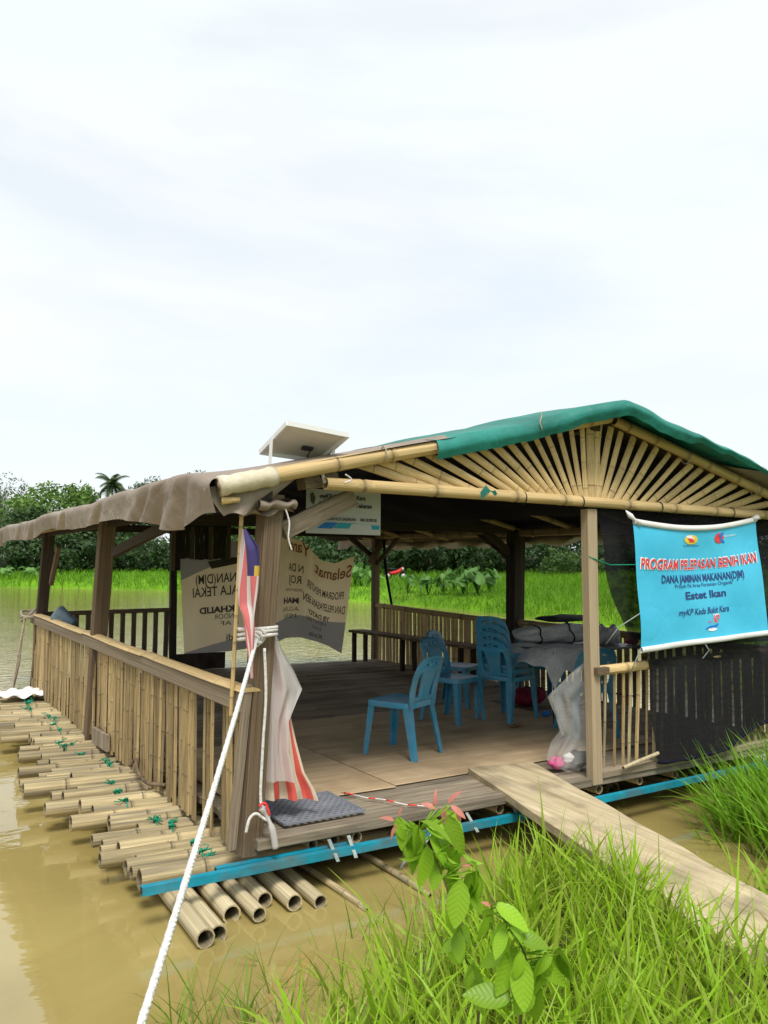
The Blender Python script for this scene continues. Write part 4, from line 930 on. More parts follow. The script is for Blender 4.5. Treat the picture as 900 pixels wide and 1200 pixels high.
# ------------------------------------------------------------------ lettering
def text_mesh(txt, fit_w, h, bold=.0, shear=0, name='lettering', align=0):
    cu = bpy.data.curves.new('t', 'FONT'); cu.body = txt; cu.size = 1; cu.shear = shear; cu.offset = bold; cu.resolution_u = 3
    o = bpy.data.objects.new('t', cu); COL.objects.link(o); bpy.context.view_layer.update()
    me = bpy.data.meshes.new_from_object(o.evaluated_get(bpy.context.evaluated_depsgraph_get()))
    bpy.data.objects.remove(o); bpy.data.curves.remove(cu)
    co = np.array([v.co[:] for v in me.vertices]); mn, mxx = co.min(0), co.max(0)
    co[:, 0] = (co[:, 0]-(mn[0]+mxx[0])/2)*(fit_w/(mxx[0]-mn[0])); co[:, 1] = (co[:, 1])*(h/.7)
    return me, co
def letter(parent, S, txt, s0, t0, w, h, mat, bold=0, shear=0, flip=False, nrm=Vector((0, -1, 0)), lift=.004, tilt=0):
    """w, h in banner fractions; S(s,t) is the cloth surface, t downward"""
    me, co = text_mesh(txt, w, h, bold, shear)
    for v, c in zip(me.vertices, co):
        x = -c[0] if flip else c[0]
        v.co = Vector(S(s0+x, t0-c[1]+tilt*x))+nrm*lift
    me.materials.append(M[mat]); return put('lettering', me, None, parent)
def patch(parent, S, outline, mat, nrm=Vector((0, -1, 0)), lift=.004, name='emblem'):
    b = MB(); b.add([Vector(S(s, t))+nrm*lift for s, t in outline], [tuple(range(len(outline)))]); return b.obj(name, mat, parent)
def ell(cx, cy, rx, ry, n=16, a0=0, a1=2*math.pi): return [(cx+rx*math.cos(a0+(a1-a0)*k/n), cy+ry*math.sin(a0+(a1-a0)*k/n)) for k in range(n)]

# blue banner on the net
B00, B10, B11, B01 = on(741, 614, 1, -.16), on(887, 611, 1, -.16), on(898, 741, 1, -.20), on(751, 760, 1, -.20)
def bluebanner(s, t):
    p = B00.lerp(B10, s).lerp(B01.lerp(B11, s), t)
    sag = .065*(1-t)**1.5*4*s*(1-s)
    return Vector((p.x, p.y-.014*math.sin(s*5+t*3+.5)-.008*math.sin(s*13-t*6)-.006*math.sin(t*9+s*4), p.z-sag))
bb = grid('blue_banner', bluebanner, 36, 30, 'banner_blue'); tag(bb, 'sky blue event banner with red and white heading tied before the black net', 'banner')
letter(bb, bluebanner, 'PROGRAM PELEPASAN BENIH IKAN', .50, .362, .95, .096, 'ink_white', .035, .12, lift=.004)
letter(bb, bluebanner, 'PROGRAM PELEPASAN BENIH IKAN', .50, .358, .935, .085, 'ink_red', .016, .12, lift=.007)
letter(bb, bluebanner, 'DANA JAMINAN MAKANAN(DJM)', .51, .478, .65, .068, 'ink_navy', .022)
letter(bb, bluebanner, 'Projek Fit Area Pertanian Organik', .51, .525, .46, .034, 'ink_navy', .0)
letter(bb, bluebanner, 'Estet Ikan', .52, .63, .33, .066, 'ink_navy', .025)
letter(bb, bluebanner, 'myKP Kada Bukit Kara', .50, .77, .40, .055, 'ink_navy', .012, .25)
letter(bb, bluebanner, 'KP', .585, .855, .055, .07, 'ink_white', .05, .2); letter(bb, bluebanner, 'KP', .585, .853, .05, .062, 'ink_red', .02, .2, lift=.007)
letter(bb, bluebanner, 'my', .530, .852, .03, .022, 'ink_red', .0, .2)
patch(bb, bluebanner, [(.49, .91), (.52, .885), (.57, .878), (.60, .868), (.585, .892), (.54, .905)], 'ink_blue'); patch(bb, bluebanner, ell(.545, .915, .035, .014), 'ink_white', name='emblem')
patch(bb, bluebanner, ell(.43, .085, .055, .045), 'ink_yellow'); patch(bb, bluebanner, [(.385, .05), (.43, .045), (.455, .08), (.43, .10), (.40, .075)], 'ink_white', lift=.006)
patch(bb, bluebanner, [(.40, .07), (.44, .075), (.46, .105), (.42, .11)], 'ink_red', lift=.0075); letter(bb, bluebanner, 'KEMENTERIAN', .43, .15, .13, .016, 'ink_navy')
patch(bb, bluebanner, ell(.665, .085, .042, .05), 'ink_red', lift=.004); patch(bb, bluebanner, [(.655, .055), (.71, .03), (.685, .085), (.715, .135), (.66, .12), (.675, .09)], 'ink_blue', lift=.006)
letter(bb, bluebanner, 'PERTANIAN', .765, .085, .105, .018, 'ink_white')
def bsleeve(s, t): p = bluebanner(s, 0); return Vector((p.x, p.y-.006+.012*math.cos(t*6.28), p.z+.020+.022*math.sin(t*6.28)))
grid('sleeve', bsleeve, 30, 8, 'cloth_white', bb)
def bsleeve2(s, t): p = bluebanner(s, 1); return Vector((p.x, p.y-.006+.012*math.cos(t*6.28), p.z-.012+.022*math.sin(t*6.28)+.01*s))
grid('sleeve', bsleeve2, 30, 8, 'cloth_white', bb)
b = MB(); p = bluebanner(0, 0); b.tube([p+Vector((.06, -.01, .0)), p+Vector((.0, -.01, .035)), p+Vector((-.03, .0, .06)), p+Vector((-.055, .02, .10))], [.022, .012, .022, .004], 7)
b.obj('sleeve_knot', 'cloth_white', bb, True)
b = MB(); p = bluebanner(1, 0); b.tube([p+Vector((-.05, -.01, .02)), p+Vector((.0, -.01, .035)), p+Vector((.06, .0, .028))], [.02, .024, .006], 7); b.obj('sleeve_knot', 'cloth_white', bb, True)
# thin tie cords of the banner
for pts in ([on(690, 652, 1, -.11), on(715, 662, 1, -.13), bluebanner(0, .33)], [on(710, 755, 1, -.05), on(725, 735, 1, -.12), bluebanner(0, .72)], [bluebanner(.47, 1.0), bluebanner(.5, 1.0)+Vector((.01, -.01, -.08)), bluebanner(.46, 1)+Vector((0, -.01, -.14))],
            [bluebanner(.0, 1), bluebanner(0, 1)+Vector((-.03, .03, -.10)), bluebanner(0, 1)+Vector((-.06, .06, -.2))]):
    b = MB(); b.tube(pts, .0045, 5); b.obj('tie_cord', 'strip' if len(pts) == 3 and pts[0].z < 1.2 else 'rope_green', bb, True)

# old banner hung on the back opening, print showing through reversed
BV = L+.04
def oldbanner(s, t):
    # s: 0 left .. 1 right, t: 0 top .. 1 bottom
    tops = [(0, 210, 639), (.28, 268, 634), (.45, 305, 632), (.62, 338, 629), (.70, 352, 633), (.82, 378, 657), (.90, 394, 660), (1, 416, 652)]
    bots = [(0, 216, 768), (.28, 272, 763), (.45, 305, 757), (.62, 335, 748), (.70, 352, 747), (.82, 372, 752), (.90, 386, 757), (1, 401, 766)]
    def ip(T):
        for a, c in zip(T, T[1:]):
            if s <= c[0]: q = (s-a[0])/(c[0]-a[0]); return a[1]+(c[1]-a[1])*q, a[2]+(c[2]-a[2])*q
        return T[-1][1:]
    x0, y0 = ip(tops); x1, y1 = ip(bots)
    p = on(x0+(x1-x0)*t, y0+(y1-y0)*t, 1, BV)
    p.y += .05*math.sin(s*9)+.10*math.exp(-((s-.66)/.05)**2)*(.3+.7*t)-.06*math.exp(-((s-.73)/.04)**2); return p
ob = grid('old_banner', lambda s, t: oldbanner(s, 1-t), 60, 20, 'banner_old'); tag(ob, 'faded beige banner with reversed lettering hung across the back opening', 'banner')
nb_ = Vector((0, -1, 0))
def OL(txt, s0, t0, w, h, mat='ink_faded', bold=.012): letter(ob, oldbanner, txt, s0, t0, w, h, mat, bold, 0, True, nb_, .03)
OL('MAKANAN(DJM)', .27, .37, .37, .085); OL('N KUALA TEKAI', .26, .485, .39, .085); OL('KHALID', .20, .64, .20, .055, bold=.04); OL('NDOR', .24, .70, .11, .045, bold=0); OL('E AF', .27, .76, .10, .04, bold=0)
OL('Kadi', .30, .90, .10, .06)
OL('PROGRAM PENTER', .845, .44, .235, .085); OL('DAN PELEPASAN BEN', .845, .60, .27, .085); OL('N DA', .665, .33, .09, .08); OL('ROJ', .665, .45, .07, .08)
OL('internasi', .655, .53, .10, .04, bold=0); OL("YB DATO'", .815, .72, .15, .055, bold=.03); OL('MENTERI', .80, .79, .14, .045, bold=0); OL('DAN', .81, .86, .06, .045, bold=0)
OL('MAH', .64, .65, .10, .055, bold=.04); OL('AGUN', .64, .73, .10, .045, bold=0); OL('MEN', .64, .80, .08, .045, bold=0)
OL('Selamat', .885, .205, .21, .13, 'ink_rust', .015); OL('Yann', .68, .13, .12, .12, 'ink_rust', .015); OL('Kada', .80, .95, .10, .05)
patch(ob, oldbanner, [(.16, .17), (.36, .14), (.40, .19), (.18, .24)], 'ink_faded', nb_, .03); patch(ob, oldbanner, [(.36, .16), (.45, .15), (.40, .22), (.36, .20)], 'ink_rust', nb_, .032)

# white sign hung under the roof
W0, W1 = on(359, 572, 1, .35), on(446, 578, 1, .35)
def wsign(s, t): p = W0.lerp(W1, s); zb = on(400, 626, 1, .35).z; return Vector((p.x, .35+.006*math.sin(s*6), p.z+(zb-p.z)*t))
ws = grid('white_sign', wsign, 20, 10, 'banner_white'); tag(ws, 'white printed sign with blue band hanging under the roof behind the brace', 'sign')
letter(ws, wsign, 'myKP Kada Bukit Kara', .48, .20, .60, .10, 'ink_black', .03); letter(ws, wsign, 'Kadaya pertanian Tekanan', .52, .38, .70, .10, 'ink_black', .03)
letter(ws, wsign, 'JUALAN KOS SASARAN     RM 20,900.00', .58, .69, .72, .07, 'ink_black', .02)
patch(ws, wsign, [(.14, .88), (.26, .74), (.42, .74), (.34, .88)], 'ink_blue'); patch(ws, wsign, [(.36, .87), (.43, .74), (.62, .745), (.98, .78), (.98, .87)], 'ink_teal')
patch(ws, wsign, [(.05, .12), (.09, .08), (.12, .2), (.10, .36), (.06, .3)], 'ink_faded')

# ------------------------------------------------------------------ solar panel
A_, B_, C_, D_ = at(305, 530, 5.03), at(337, 496, 4.72), at(408, 510, 4.86), at(373, 540, 5.16)
ctr = (A_+B_+C_+D_)/4; nrm = (B_-A_).cross(D_-A_).normalized(); nrm = nrm if nrm.z > 0 else -nrm
sp = thing('solar_panel', 'small solar panel seen from below on white legs above the roof corner', 'solar panel', (ctr.x, ctr.y, 2.02))
def quadbox(c4, n, z0, z1):
    b = MB(); V = [c+n*z0 for c in c4]+[c+n*z1 for c in c4]; b.add(V, [(3, 2, 1, 0), (4, 5, 6, 7), (0, 1, 5, 4), (1, 2, 6, 5), (2, 3, 7, 6), (3, 0, 4, 7)]); return b
inn = [ctr+(c-ctr)*.985 for c in (A_, B_, C_, D_)]
quadbox(inn, nrm, .006, .012).obj('back_sheet', 'panel_back', sp); quadbox(inn, nrm, .013, .02).obj('glass', 'panel_glass', sp)
b = MB(); cs = [A_, B_, C_, D_]
for k in range(4): b.box(cs[k], cs[(k+1) % 4], .018, .028)
b.obj('frame', 'panel_white', sp)
jb = A_+(D_-A_)*.62+(B_-A_)*.36; b = MB(); ax = (D_-A_).normalized(); b.box(jb-ax*.03+nrm*(-.004), jb+ax*.035+nrm*(-.004), .045, .02); b.obj('junction_box', 'black', sp)
b = MB(); b.tube([jb+ax*.03-nrm*.005, at(360, 535, 4.95), at(372, 548, 4.85), at(376, 560, 4.8)], .004, 5); b.obj('cable', 'black', sp, True)
for top, bot in ((at(318, 513, 4.86), at(316, 552, 4.86)), (at(391, 527, 5.0), at(388, 568, 5.0)), (at(374, 541, 4.80), at(381, 566, 4.78))):
    b = MB(); b.box(top, bot, .016, .012); b.obj('leg', 'panel_white', sp)

# ------------------------------------------------------------------ chairs
def chair_parts():
    sh = .43; out = {}
    def rrect(w0, w1, y0, y1, r, n=5):
        # w0 width at y0, w1 at y1
        P = []
        for cx, cy, a0 in ((w1/2-r, y1-r, 0), (-w1/2+r, y1-r, 90), (-w0/2+r, y0+r, 180), (w0/2-r, y0+r, 270)):
            for k in range(n+1): a = rad(a0+90*k/n); P.append((cx+r*math.cos(a), cy+r*math.sin(a)))
        return P
    o_ = rrect(.40, .42, -.20, .20, .05); b = MB(); n = len(o_); V = []
    for sc, z in ((1.0, sh-.045), (1.01, sh-.01), (.985, sh), (.9, sh-.003), (.55, sh-.012), (.02, sh-.014)): V += [(x*sc, y*sc, z) for x, y in o_]
    F = [(i*n+k, i*n+(k+1) % n, (i+1)*n+(k+1) % n, (i+1)*n+k) for i in range(5) for k in range(n)]; F.append(tuple(5*n+k for k in range(n)))
    V += [(x*.97, y*.97, sh-.045) for x, y in o_]+[(x*.97, y*.97, sh-.018) for x, y in o_]
    F += [(k, 6*n+k, 6*n+(k+1) % n, (k+1) % n) for k in range(n)]+[(6*n+k, 7*n+k, 7*n+(k+1) % n, 6*n+(k+1) % n) for k in range(n)]+[tuple(7*n+k for k in range(n-1, -1, -1))]
    b.add(V, F); out['seat'] = b.mesh('seat', True); fix_smooth(out['seat'])
    # back: outline with openings
    cu = bpy.data.curves.new('b', 'CURVE'); cu.dimensions = '2D'; cu.fill_mode = 'BOTH'; cu.extrude = .007; cu.bevel_depth = .005; cu.bevel_resolution = 1
    def spl(P):
        s = cu.splines.new('POLY'); s.points.add(len(P)-1); s.use_cyclic_u = True
        for q, (x, y) in zip(s.points, P): q.co = (x, y, 0, 1)
    outer = [(.185, -.04), (.192, .10), (.19, .22), (.178, .30), (.155, .345), (.12, .368), (.06, .378)]; outer = outer+[(0, .38)]+[(-x, y) for x, y in reversed(outer)]
    outer += [(-.145, -.04), (-.145, .02), (.145, .02), (.145, -.04)]; spl(outer)
    for sg in (-1, 1):
        win = [(.06, .045), (.135, .045), (.150, .12), (.148, .20), (.135, .25), (.115, .268), (.095, .26), (.082, .20), (.066, .12)]
        spl([(sg*x, y) for x, y in win])
        spl([(sg*x, y) for x, y in [(.03, .315), (.05, .308), (.085, .302), (.095, .318), (.08, .332), (.04, .340)]])
    spl([(-.018, .318), (.018, .318), (.018, .345), (-.018, .345)])
    o = bpy.data.objects.new('t', cu); COL.objects.link(o); bpy.context.view_layer.update()
    me = bpy.data.meshes.new_from_object(o.evaluated_get(bpy.context.evaluated_depsgraph_get())); bpy.data.objects.remove(o); bpy.data.curves.remove(cu)
    for v in me.vertices:
        x, y, z = v.co; v.co = (x, -.195-.24*max(0, y)-.16*max(0, y)**2+z+.35*x*x*max(0, min(1, y/.15)), sh-.01+y*.97)
    out['backrest'] = me
    def leg(sx, sy):
        b = MB(); top = Vector((sx*.19, sy*.19, sh-.012)); bot = Vector((sx*.215, sy*(.225 if sy > 0 else .27), 0)); V = []
        for t in (0, .35, 1):
            p = top.lerp(bot, t); w = .062-.022*t; th = .008; a, c = -sx, -sy
            V += [(p.x, p.y, p.z), (p.x+a*w, p.y, p.z), (p.x+a*w, p.y+c*th, p.z), (p.x+a*th, p.y+c*th, p.z), (p.x+a*th, p.y+c*w, p.z), (p.x, p.y+c*w, p.z)]
        F = [(i*6+k, i*6+(k+1) % 6, (i+1)*6+(k+1) % 6, (i+1)*6+k) for i in range(2) for k in range(6)]+[(0, 1, 2, 3), (0, 3, 4, 5), (12, 13, 14, 15), (12, 15, 16, 17)]
        b.add(V, F); return b.mesh('leg')
    out['legs'] = [leg(sx, sy) for sx in (-1, 1) for sy in (-1, 1)]
    for me in [out['seat'], out['backrest']]+out['legs']: me.materials.append(M['chair_blue'])
    return out
CP = chair_parts()
def chair(x, y, ang, label, z=.017, group=None, s=1.0):
    o = thing('plastic_chair', label, 'chair', (x, y, z), group)
    wm = Matrix.Translation((x, y, z)) @ Matrix.Rotation(ang, 4, 'Z') @ Matrix.Scale(s, 4)
    o.matrix_basis = wm; WM[o] = wm.copy()
    put('seat', CP['seat'], None, o, wm); put('backrest', CP['backrest'], None, o, wm)
    for me in CP['legs']: put('leg', me, None, o, wm)
    return o
chair(1.80, 1.25, rad(24), 'single blue plastic chair alone in the middle of the plywood floor')
chair(3.02, 2.16, rad(-165), 'blue plastic chair with arched back just behind the lone chair')
chair(3.62, 2.9, rad(-150), 'blue plastic chair between the stack and the chair behind the lone one')
for k in range(4): chair(3.57+.012*k, 2.0+.02*k, rad(-75), 'blue plastic chair in the stack of four, %s' % ['bottom one', 'second from the bottom', 'third from the bottom', 'topmost'][k], z=.017+k*.075, group='stacked chairs')
chair(3.70, 1.08, rad(-22), 'blue plastic chair behind the pale post, pulled up to the table')
chair(4.55, 2.55, rad(160), 'blue plastic chair on the far side of the cluttered table')

# ------------------------------------------------------------------ table and what lies on it
tx, ty = 4.25, 1.75
tb = thing('folding_table', 'dark folding table with black metal legs beside the chair stack', 'table', (tx, ty, 0.005))
e = Vector((1, 0, 0)); 
slab('table_top', 3.66, 4.9, 1.40, 2.15, .70, .725, 'table_top', tb)
for px_, py_ in ((3.72, 1.50), (4.84, 1.46), (3.72, 2.1), (4.84, 2.1)):
    b = MB(); b.tube([(px_, py_, .015), (px_, py_, .70)], .013, 7); b.obj('leg', 'black_metal', tb, True)
b = MB(); b.tube([(3.72, 1.50, .2), (4.3, 1.46, .3), (4.84, 1.46, .2)], .009, 6); b.obj('stretcher', 'black_metal', tb, True)
def cloth_top(s, t):
    x = 3.52+s*.75; y = 1.28+t*.85; z = .735+.012*math.sin(x*14+y*9)+.01*math.sin(y*23)
    if x < 3.66: z -= (3.66-x)*1.1; 
    if y < 1.40: z -= (1.40-y)*1.5+.03*math.sin(x*17)
    return (x, y, z)
tag(grid('table_cloth', cloth_top, 30, 26, 'cloth_grey'), 'grey sheet draped over the corner of the folding table', 'cloth')
def bundle(name, label, cat, c, ax, rx, rz, mat, seed, wr=.12, straps=False, flat_=1):
    c = Vector(c); ax = Vector(ax); Ln = ax.length; a = ax.normalized(); sd = Vector((-a.y, a.x, 0)); up = Vector((0, 0, 1)); rr = random.Random(seed); ph = [rr.uniform(0, 6) for _ in range(6)]
    def f(s, t):
        q = s*2-1; k = max(.02, (1-abs(q)**9)*(1-.12*abs(q))); th = t*2*math.pi
        r = 1+wr*(math.sin(3*th+ph[0]+s*5)+.7*math.sin(5*th+s*9+ph[1])+.6*math.sin(s*17+2*th+ph[2]))
        cx, cz = math.cos(th)*rx*k*r, math.sin(th)*rz*k*r
        p = c+a*(q*Ln/2)+sd*cx+up*(cz+rz); p.z = max(p.z, c.z+.002*(1+math.sin(th))); return p
    o = grid(name, f, 40, 26, mat); tag(o, label, cat)
    if straps:
        for q in (.25, .62):
            b = MB(); b.tube([Vector(f(q+.02*math.sin(k/24*6.28*2), k/24))+ (Vector(f(q, k/24))-(c+a*((q*2-1)*Ln/2)+up*rz))*.05 for k in range(25)], .008, 6, False); b.obj('strap', 'black', o, True)
    return o
bundle('rolled_tarpaulin', 'rolled grey tarpaulin tied with black straps on the table', 'tarpaulin', (4.18, 1.95, .745), (.95, -.25, 0), .17, .09, 'cloth_grey', 2, .13, True)
bundle('crumpled_sheet', 'crumpled grey plastic sheet rolled up at the end of the table', 'sheet', (4.62, 1.66, .728), (.26, -.05, 0), .12, .10, 'cloth_grey', 5, .16)
bundle('folded_tarpaulin', 'dark folded tarpaulin lying on top of the grey roll', 'tarpaulin', (4.62, 2.25, .93), (.75, .05, 0), .22, .035, 'cloth_dark', 3, .10)
bundle('maroon_cloth', 'small maroon cloth heap on the table beside the banner', 'cloth', (4.82, 1.5, .728), (.10, 0, 0), .06, .03, 'cloth_maroon', 8, .15)
bundle('purple_sack', 'dark maroon bag lying under the table beyond the chair stack', 'bag', (4.3, 2.5, .005), (.4, .1, 0), .15, .1, 'cloth_maroon', 9, .12)
bundle('crushed_bottle', 'small blue crushed bottle on the floor under the table', 'bottle', (3.95, 1.85, .017), (.14, .05, 0), .035, .03, 'ink_blue', 4, .1)
bundle('husk_scrap', 'small dry brown scrap on the floor before the chair stack', 'scrap', (3.32, 1.60, .017), (.16, .02, 0), .03, .012, 'timber_mid', 6, .3)
b = MB(); b.tube([(3.62, 1.40, .72), (3.61, 1.38, .5), (3.63, 1.385, .35), (3.60, 1.40, .25)], .005, 5); b.obj('hanging_cord', 'rope_old', tb, True)
# bench along the far railing
bn = thing('wooden_bench', 'long narrow wooden bench along the far bamboo railing', 'bench', (4.82, 5.6, 0))
def plank_box(name, x0, x1, y0, y1, z0, z1, mat, par): return slab(name, x0, x1, y0, y1, z0, z1, mat, par)
plank_box('seat', 4.70, 4.99, 4.1, 7.25, .46, .50, 'timber_mid', bn)
for yy in (4.3, 5.7, 7.12):
    for xx in (4.74, 4.95): beam('leg', (xx, yy, 0.0), (xx, yy, .46), .06, .06, 'timber_dark', bn)

# ------------------------------------------------------------------ gangway plank
gw = MB(); g0, g1 = Vector((2.13, .40, .055)), Vector((1.46, -2.45, -.10)); d = (g1-g0).normalized(); sd = Vector((0, 0, 1)).cross(d).normalized(); nn = d.cross(sd)
if nn.z < 0: nn = -nn
rows_ = 14; V = []
for k in range(rows_+1):
    p = g0.lerp(g1, k/rows_); jag = .015*math.sin(k*1.9)+.008*math.sin(k*4.3)
    for (a, z) in ((-.265-jag*.5, -.055), (.265+jag, -.055), (.268+jag, -.004), (.260+jag, 0), (-.260-jag*.5, 0), (-.267-jag*.5, -.004)): V.append(p+sd*a+nn*z)
F = [(i*6+k, i*6+(k+1) % 6, (i+1)*6+(k+1) % 6, (i+1)*6+k) for i in range(rows_) for k in range(6)]+[tuple(range(5, -1, -1)), tuple(rows_*6+k for k in range(6))]
gw.add(V, F); o = gw.obj('gangway_plank', 'gangway_wood'); tag(o, 'wide pale wooden gangway plank from the deck to the grassy bank', 'plank')

# ------------------------------------------------------------------ bag, mat, cloths, flag, ropes
def drape(name, rows, axis, val, amp, mat, parent=None, ns=18, sub=4, freq=9, back=0):
    def row(t):
        x = t*(len(rows)-1); i = min(int(x), len(rows)-2); q = x-i; a, c = rows[i], rows[i+1]; return [a[k]+(c[k]-a[k])*q for k in range(3)]
    def f(s, t):
        y, x0, x1 = row(t); p = on(x0+(x1-x0)*s, y, axis, val); w = amp*(math.sin(s*freq+t*3)+.5*math.sin(s*freq*2.1-t*5))*min(1, (x1-x0)/18); p[axis] += w+back*t; return p
    return grid(name, f, ns, (len(rows)-1)*sub, mat, parent)
o = drape('striped_cloth', [(752, 321, 324), (790, 319, 335), (830, 316, 341), (870, 314, 349), (905, 311, 357), (925, 310, 367), (937, 310, 370)], 1, .10, .03, 'cloth_stripes', freq=14)
tag(o, 'red and white striped cloth hanging against the corner post onto the rubber mat', 'cloth')
o = drape('plastic_sheet', [(740, 319, 322), (760, 317, 331), (785, 317, 345), (808, 316, 355), (825, 315, 347), (845, 314, 338), (880, 313, 337), (916, 312, 343)], 1, .05, .018, 'plastic_white', freq=8)
tag(o, 'whitish plastic sheet hanging on the corner post over the striped cloth', 'plastic sheet')
fs = pole('flag_stick', on(271, 838, 0, -.12), on(283, 600, 0, -.12), .012, 'bamboo_gable', None); tag(fs, 'thin bamboo flag stick tied upright to the railing beside the corner post', 'stick')
o = drape('flag', [(620, 284, 288), (640, 281, 299), (665, 279, 300), (690, 277, 299), (708, 277, 298), (722, 283, 298), (740, 287, 298), (765, 291, 297), (795, 294, 297)], 0, -.13, .02, 'flag_stripes', freq=8)
tag(o, 'small red and white striped flag with blue corner drooping from the bamboo stick', 'flag')
# rubber mat with diamond holes
mt = MB(); x0, x1, y0, y1 = .20, .73, .02, .50
nx, ny = 11, 8
for k in range(-ny, nx+1):
    for sg in (0, 1):
        pts = []
        for q in (0, 1):
            yy = y0+(y1-y0)*q; xx = x0+(x1-x0)*((k+ny*q)/nx if sg == 0 else (k+ny*(1-q))/nx); pts.append([xx, yy])
        a, c = pts
        def clip(a, c):
            t0, t1 = 0, 1; dx = c[0]-a[0]
            for lim, sgn in ((x0, 1), (x1, -1)):
                da, dc = (a[0]-lim)*sgn, (c[0]-lim)*sgn
                if da < 0 and dc < 0: return None
                if da < 0: t0 = max(t0, -da/(dc-da))
                if dc < 0: t1 = min(t1, da/(da-dc))
            if t1-t0 < .02: return None
            f = lambda t: (a[0]+dx*t, a[1]+(c[1]-a[1])*t); return f(t0), f(t1)
        r_ = clip(a, c)
        if r_: mt.box((*r_[0], .024+.002*sg), (*r_[1], .024+.002*sg), .014, .008)
for a, c in (((x0, y0), (x1, y0)), ((x0, y1), (x1, y1)), ((x0, y0), (x0, y1)), ((x1, y0), (x1, y1))): mt.box((*a, .026), (*c, .026), .014, .012)
tag(mt.obj('rubber_mat', 'mat_rubber'), 'grey rubber doormat of open diamond mesh beside the corner post', 'mat')
# clear bag of rubbish at the pale post
bg_ = thing('rubbish_bag', 'clear plastic rubbish bag slumped against the pale post', 'bag', (2.60, .18, .016))
def bagf(s, t):
    th = s*2*math.pi; ctrs = [(2.63, .14, .02, .10), (2.60, .17, .06, .17), (2.60, .17, .16, .16), (2.62, .13, .28, .11), (2.60, .15, .40, .13), (2.58, .18, .52, .14), (2.62, .08, .64, .10), (2.66, .02, .70, .03)]
    x = t*(len(ctrs)-1); i = min(int(x), len(ctrs)-2); q = x-i; q = q*q*(3-2*q); a, c = ctrs[i], ctrs[i+1]; cx, cy, z, r = [a[k]+(c[k]-a[k])*q for k in range(4)]
    rr2 = r*(1+.10*math.sin(th*5+t*9)+.07*math.sin(th*9-t*14)); k = -.12*math.cos(th)*(1 if t > .5 else 0)*(t-.5)*2
    return (cx+rr2*math.cos(th)*.95, cy+rr2*math.sin(th)*.8, max(.018, z+.02*math.sin(th*3+t*4)+k))
grid('film', bagf, 48, 40, 'plastic_clear', bg_)
def lump(name, c, r, mat, par, seed):
    ph = seed*1.7
    def f(s, t):
        th, la = s*2*math.pi, (t-.5)*math.pi; k = r*(1+.15*math.sin(th*3+ph)+.12*math.sin(la*5+ph)); return (c[0]+k*math.cos(th)*math.cos(la), c[1]+k*math.sin(th)*math.cos(la), max(.02, c[2]+k*.7*math.sin(la)))
    return grid(name, f, 18, 12, mat, par)
lump('pink_wrapper', (2.50, .20, .06), .06, 'pink', bg_, 1); lump('dark_waste', (2.65, .13, .09), .08, 'cloth_dark', bg_, 2); lump('pale_waste', (2.58, .15, .10), .05, 'cloth_white', bg_, 3)
# ropes
def catenary(a, c, sag, n=24): return [Vector(a).lerp(Vector(c), k/n)-Vector((0, 0, sag*4*(k/n)*(1-k/n))) for k in range(n+1)]
def rope_twist(path, r, mat, name, label, strands=3, tw=16):
    o = thing(name, label, 'rope', path[-1])
    fine = []
    for i in range(len(path)-1):
        for q in range(8): fine.append(path[i].lerp(path[i+1], q/8))
    fine.append(path[-1]); tot = 0
    for s in range(strands):
        b = MB(); pts = []; dist = 0
        for i, p in enumerate(fine):
            t = (fine[min(i+1, len(fine)-1)]-fine[max(i-1, 0)]).normalized(); x = Vector((0, 0, 1)).cross(t).normalized(); y = t.cross(x)
            if i: dist += (p-fine[i-1]).length
            a = dist*tw+s*2*math.pi/strands; pts.append(p+x*(r*.36*math.cos(a))+y*(r*.36*math.sin(a)))
        b.tube(pts, r*.66, 6); b.obj('strand', mat, o, True)
    return o
k0 = on(301, 748, 1, -.085); k1 = at(165, 1200, 1.95); k2 = k1+(k1-k0)*.42; k2.z = Zg(k2.x, k2.y)+.02
mr_ = rope_twist(catenary(k0, k1, .03, 22)+catenary(k1, k2, .0, 4)[1:], .0125, 'rope_white', 'mooring_rope', 'thick white mooring rope stretched from the corner post toward the bank', tw=105)
b = MB()
for kk in range(3):
    zc = k0.z+.05-.025*kk; b.tube([(.0+.03+(.108)*math.cos(a)*1.0-.03, .0+.108*math.sin(a), zc+.03*math.cos(a+1.0)*(.6 if kk else 0.2)) for a in [2*math.pi*q/20 for q in range(21)]], .011, 6, False)
for q in range(3):
    c = k0+Vector((.01-.02*q, -.015, .012-.02*q)); b.tube([c+Vector((.03*math.cos(a), -.012*math.sin(a*2), .038*math.sin(a)+.006*q)) for a in [2*math.pi*j/14 for j in range(15)]], .011, 6, False)
b.obj('knot', 'rope_white', mr_, True)
p = on(303, 760, 1, -.10); q_ = on(301, 950, 1, -.10)
pts = [p+Vector((.035, 0, -.0)), p.lerp(q_, .3)+Vector((.045, -.005, 0)), p.lerp(q_, .6)+Vector((.03, -.005, 0)), q_+Vector((.02, -.005, .05)), q_+Vector((.05, -.03, .01)), q_+Vector((.05, -.035, -.05)), q_+Vector((-.01, -.02, -.01)), q_+Vector((-.05, -.02, -.03)), q_+Vector((-.07, -.02, -.10))]
def smooth_path(P, n=6):
    out = []
    for i in range(len(P)-1):
        p0, p1, p2, p3 = P[max(i-1, 0)], P[i], P[i+1], P[min(i+2, len(P)-1)]
        for k in range(n):
            t = k/n; out.append(.5*((2*p1)+(p2-p0)*t+(2*p0-5*p1+4*p2-p3)*t*t+(3*p1-p0-3*p2+p3)*t**3))
    return out+[P[-1]]
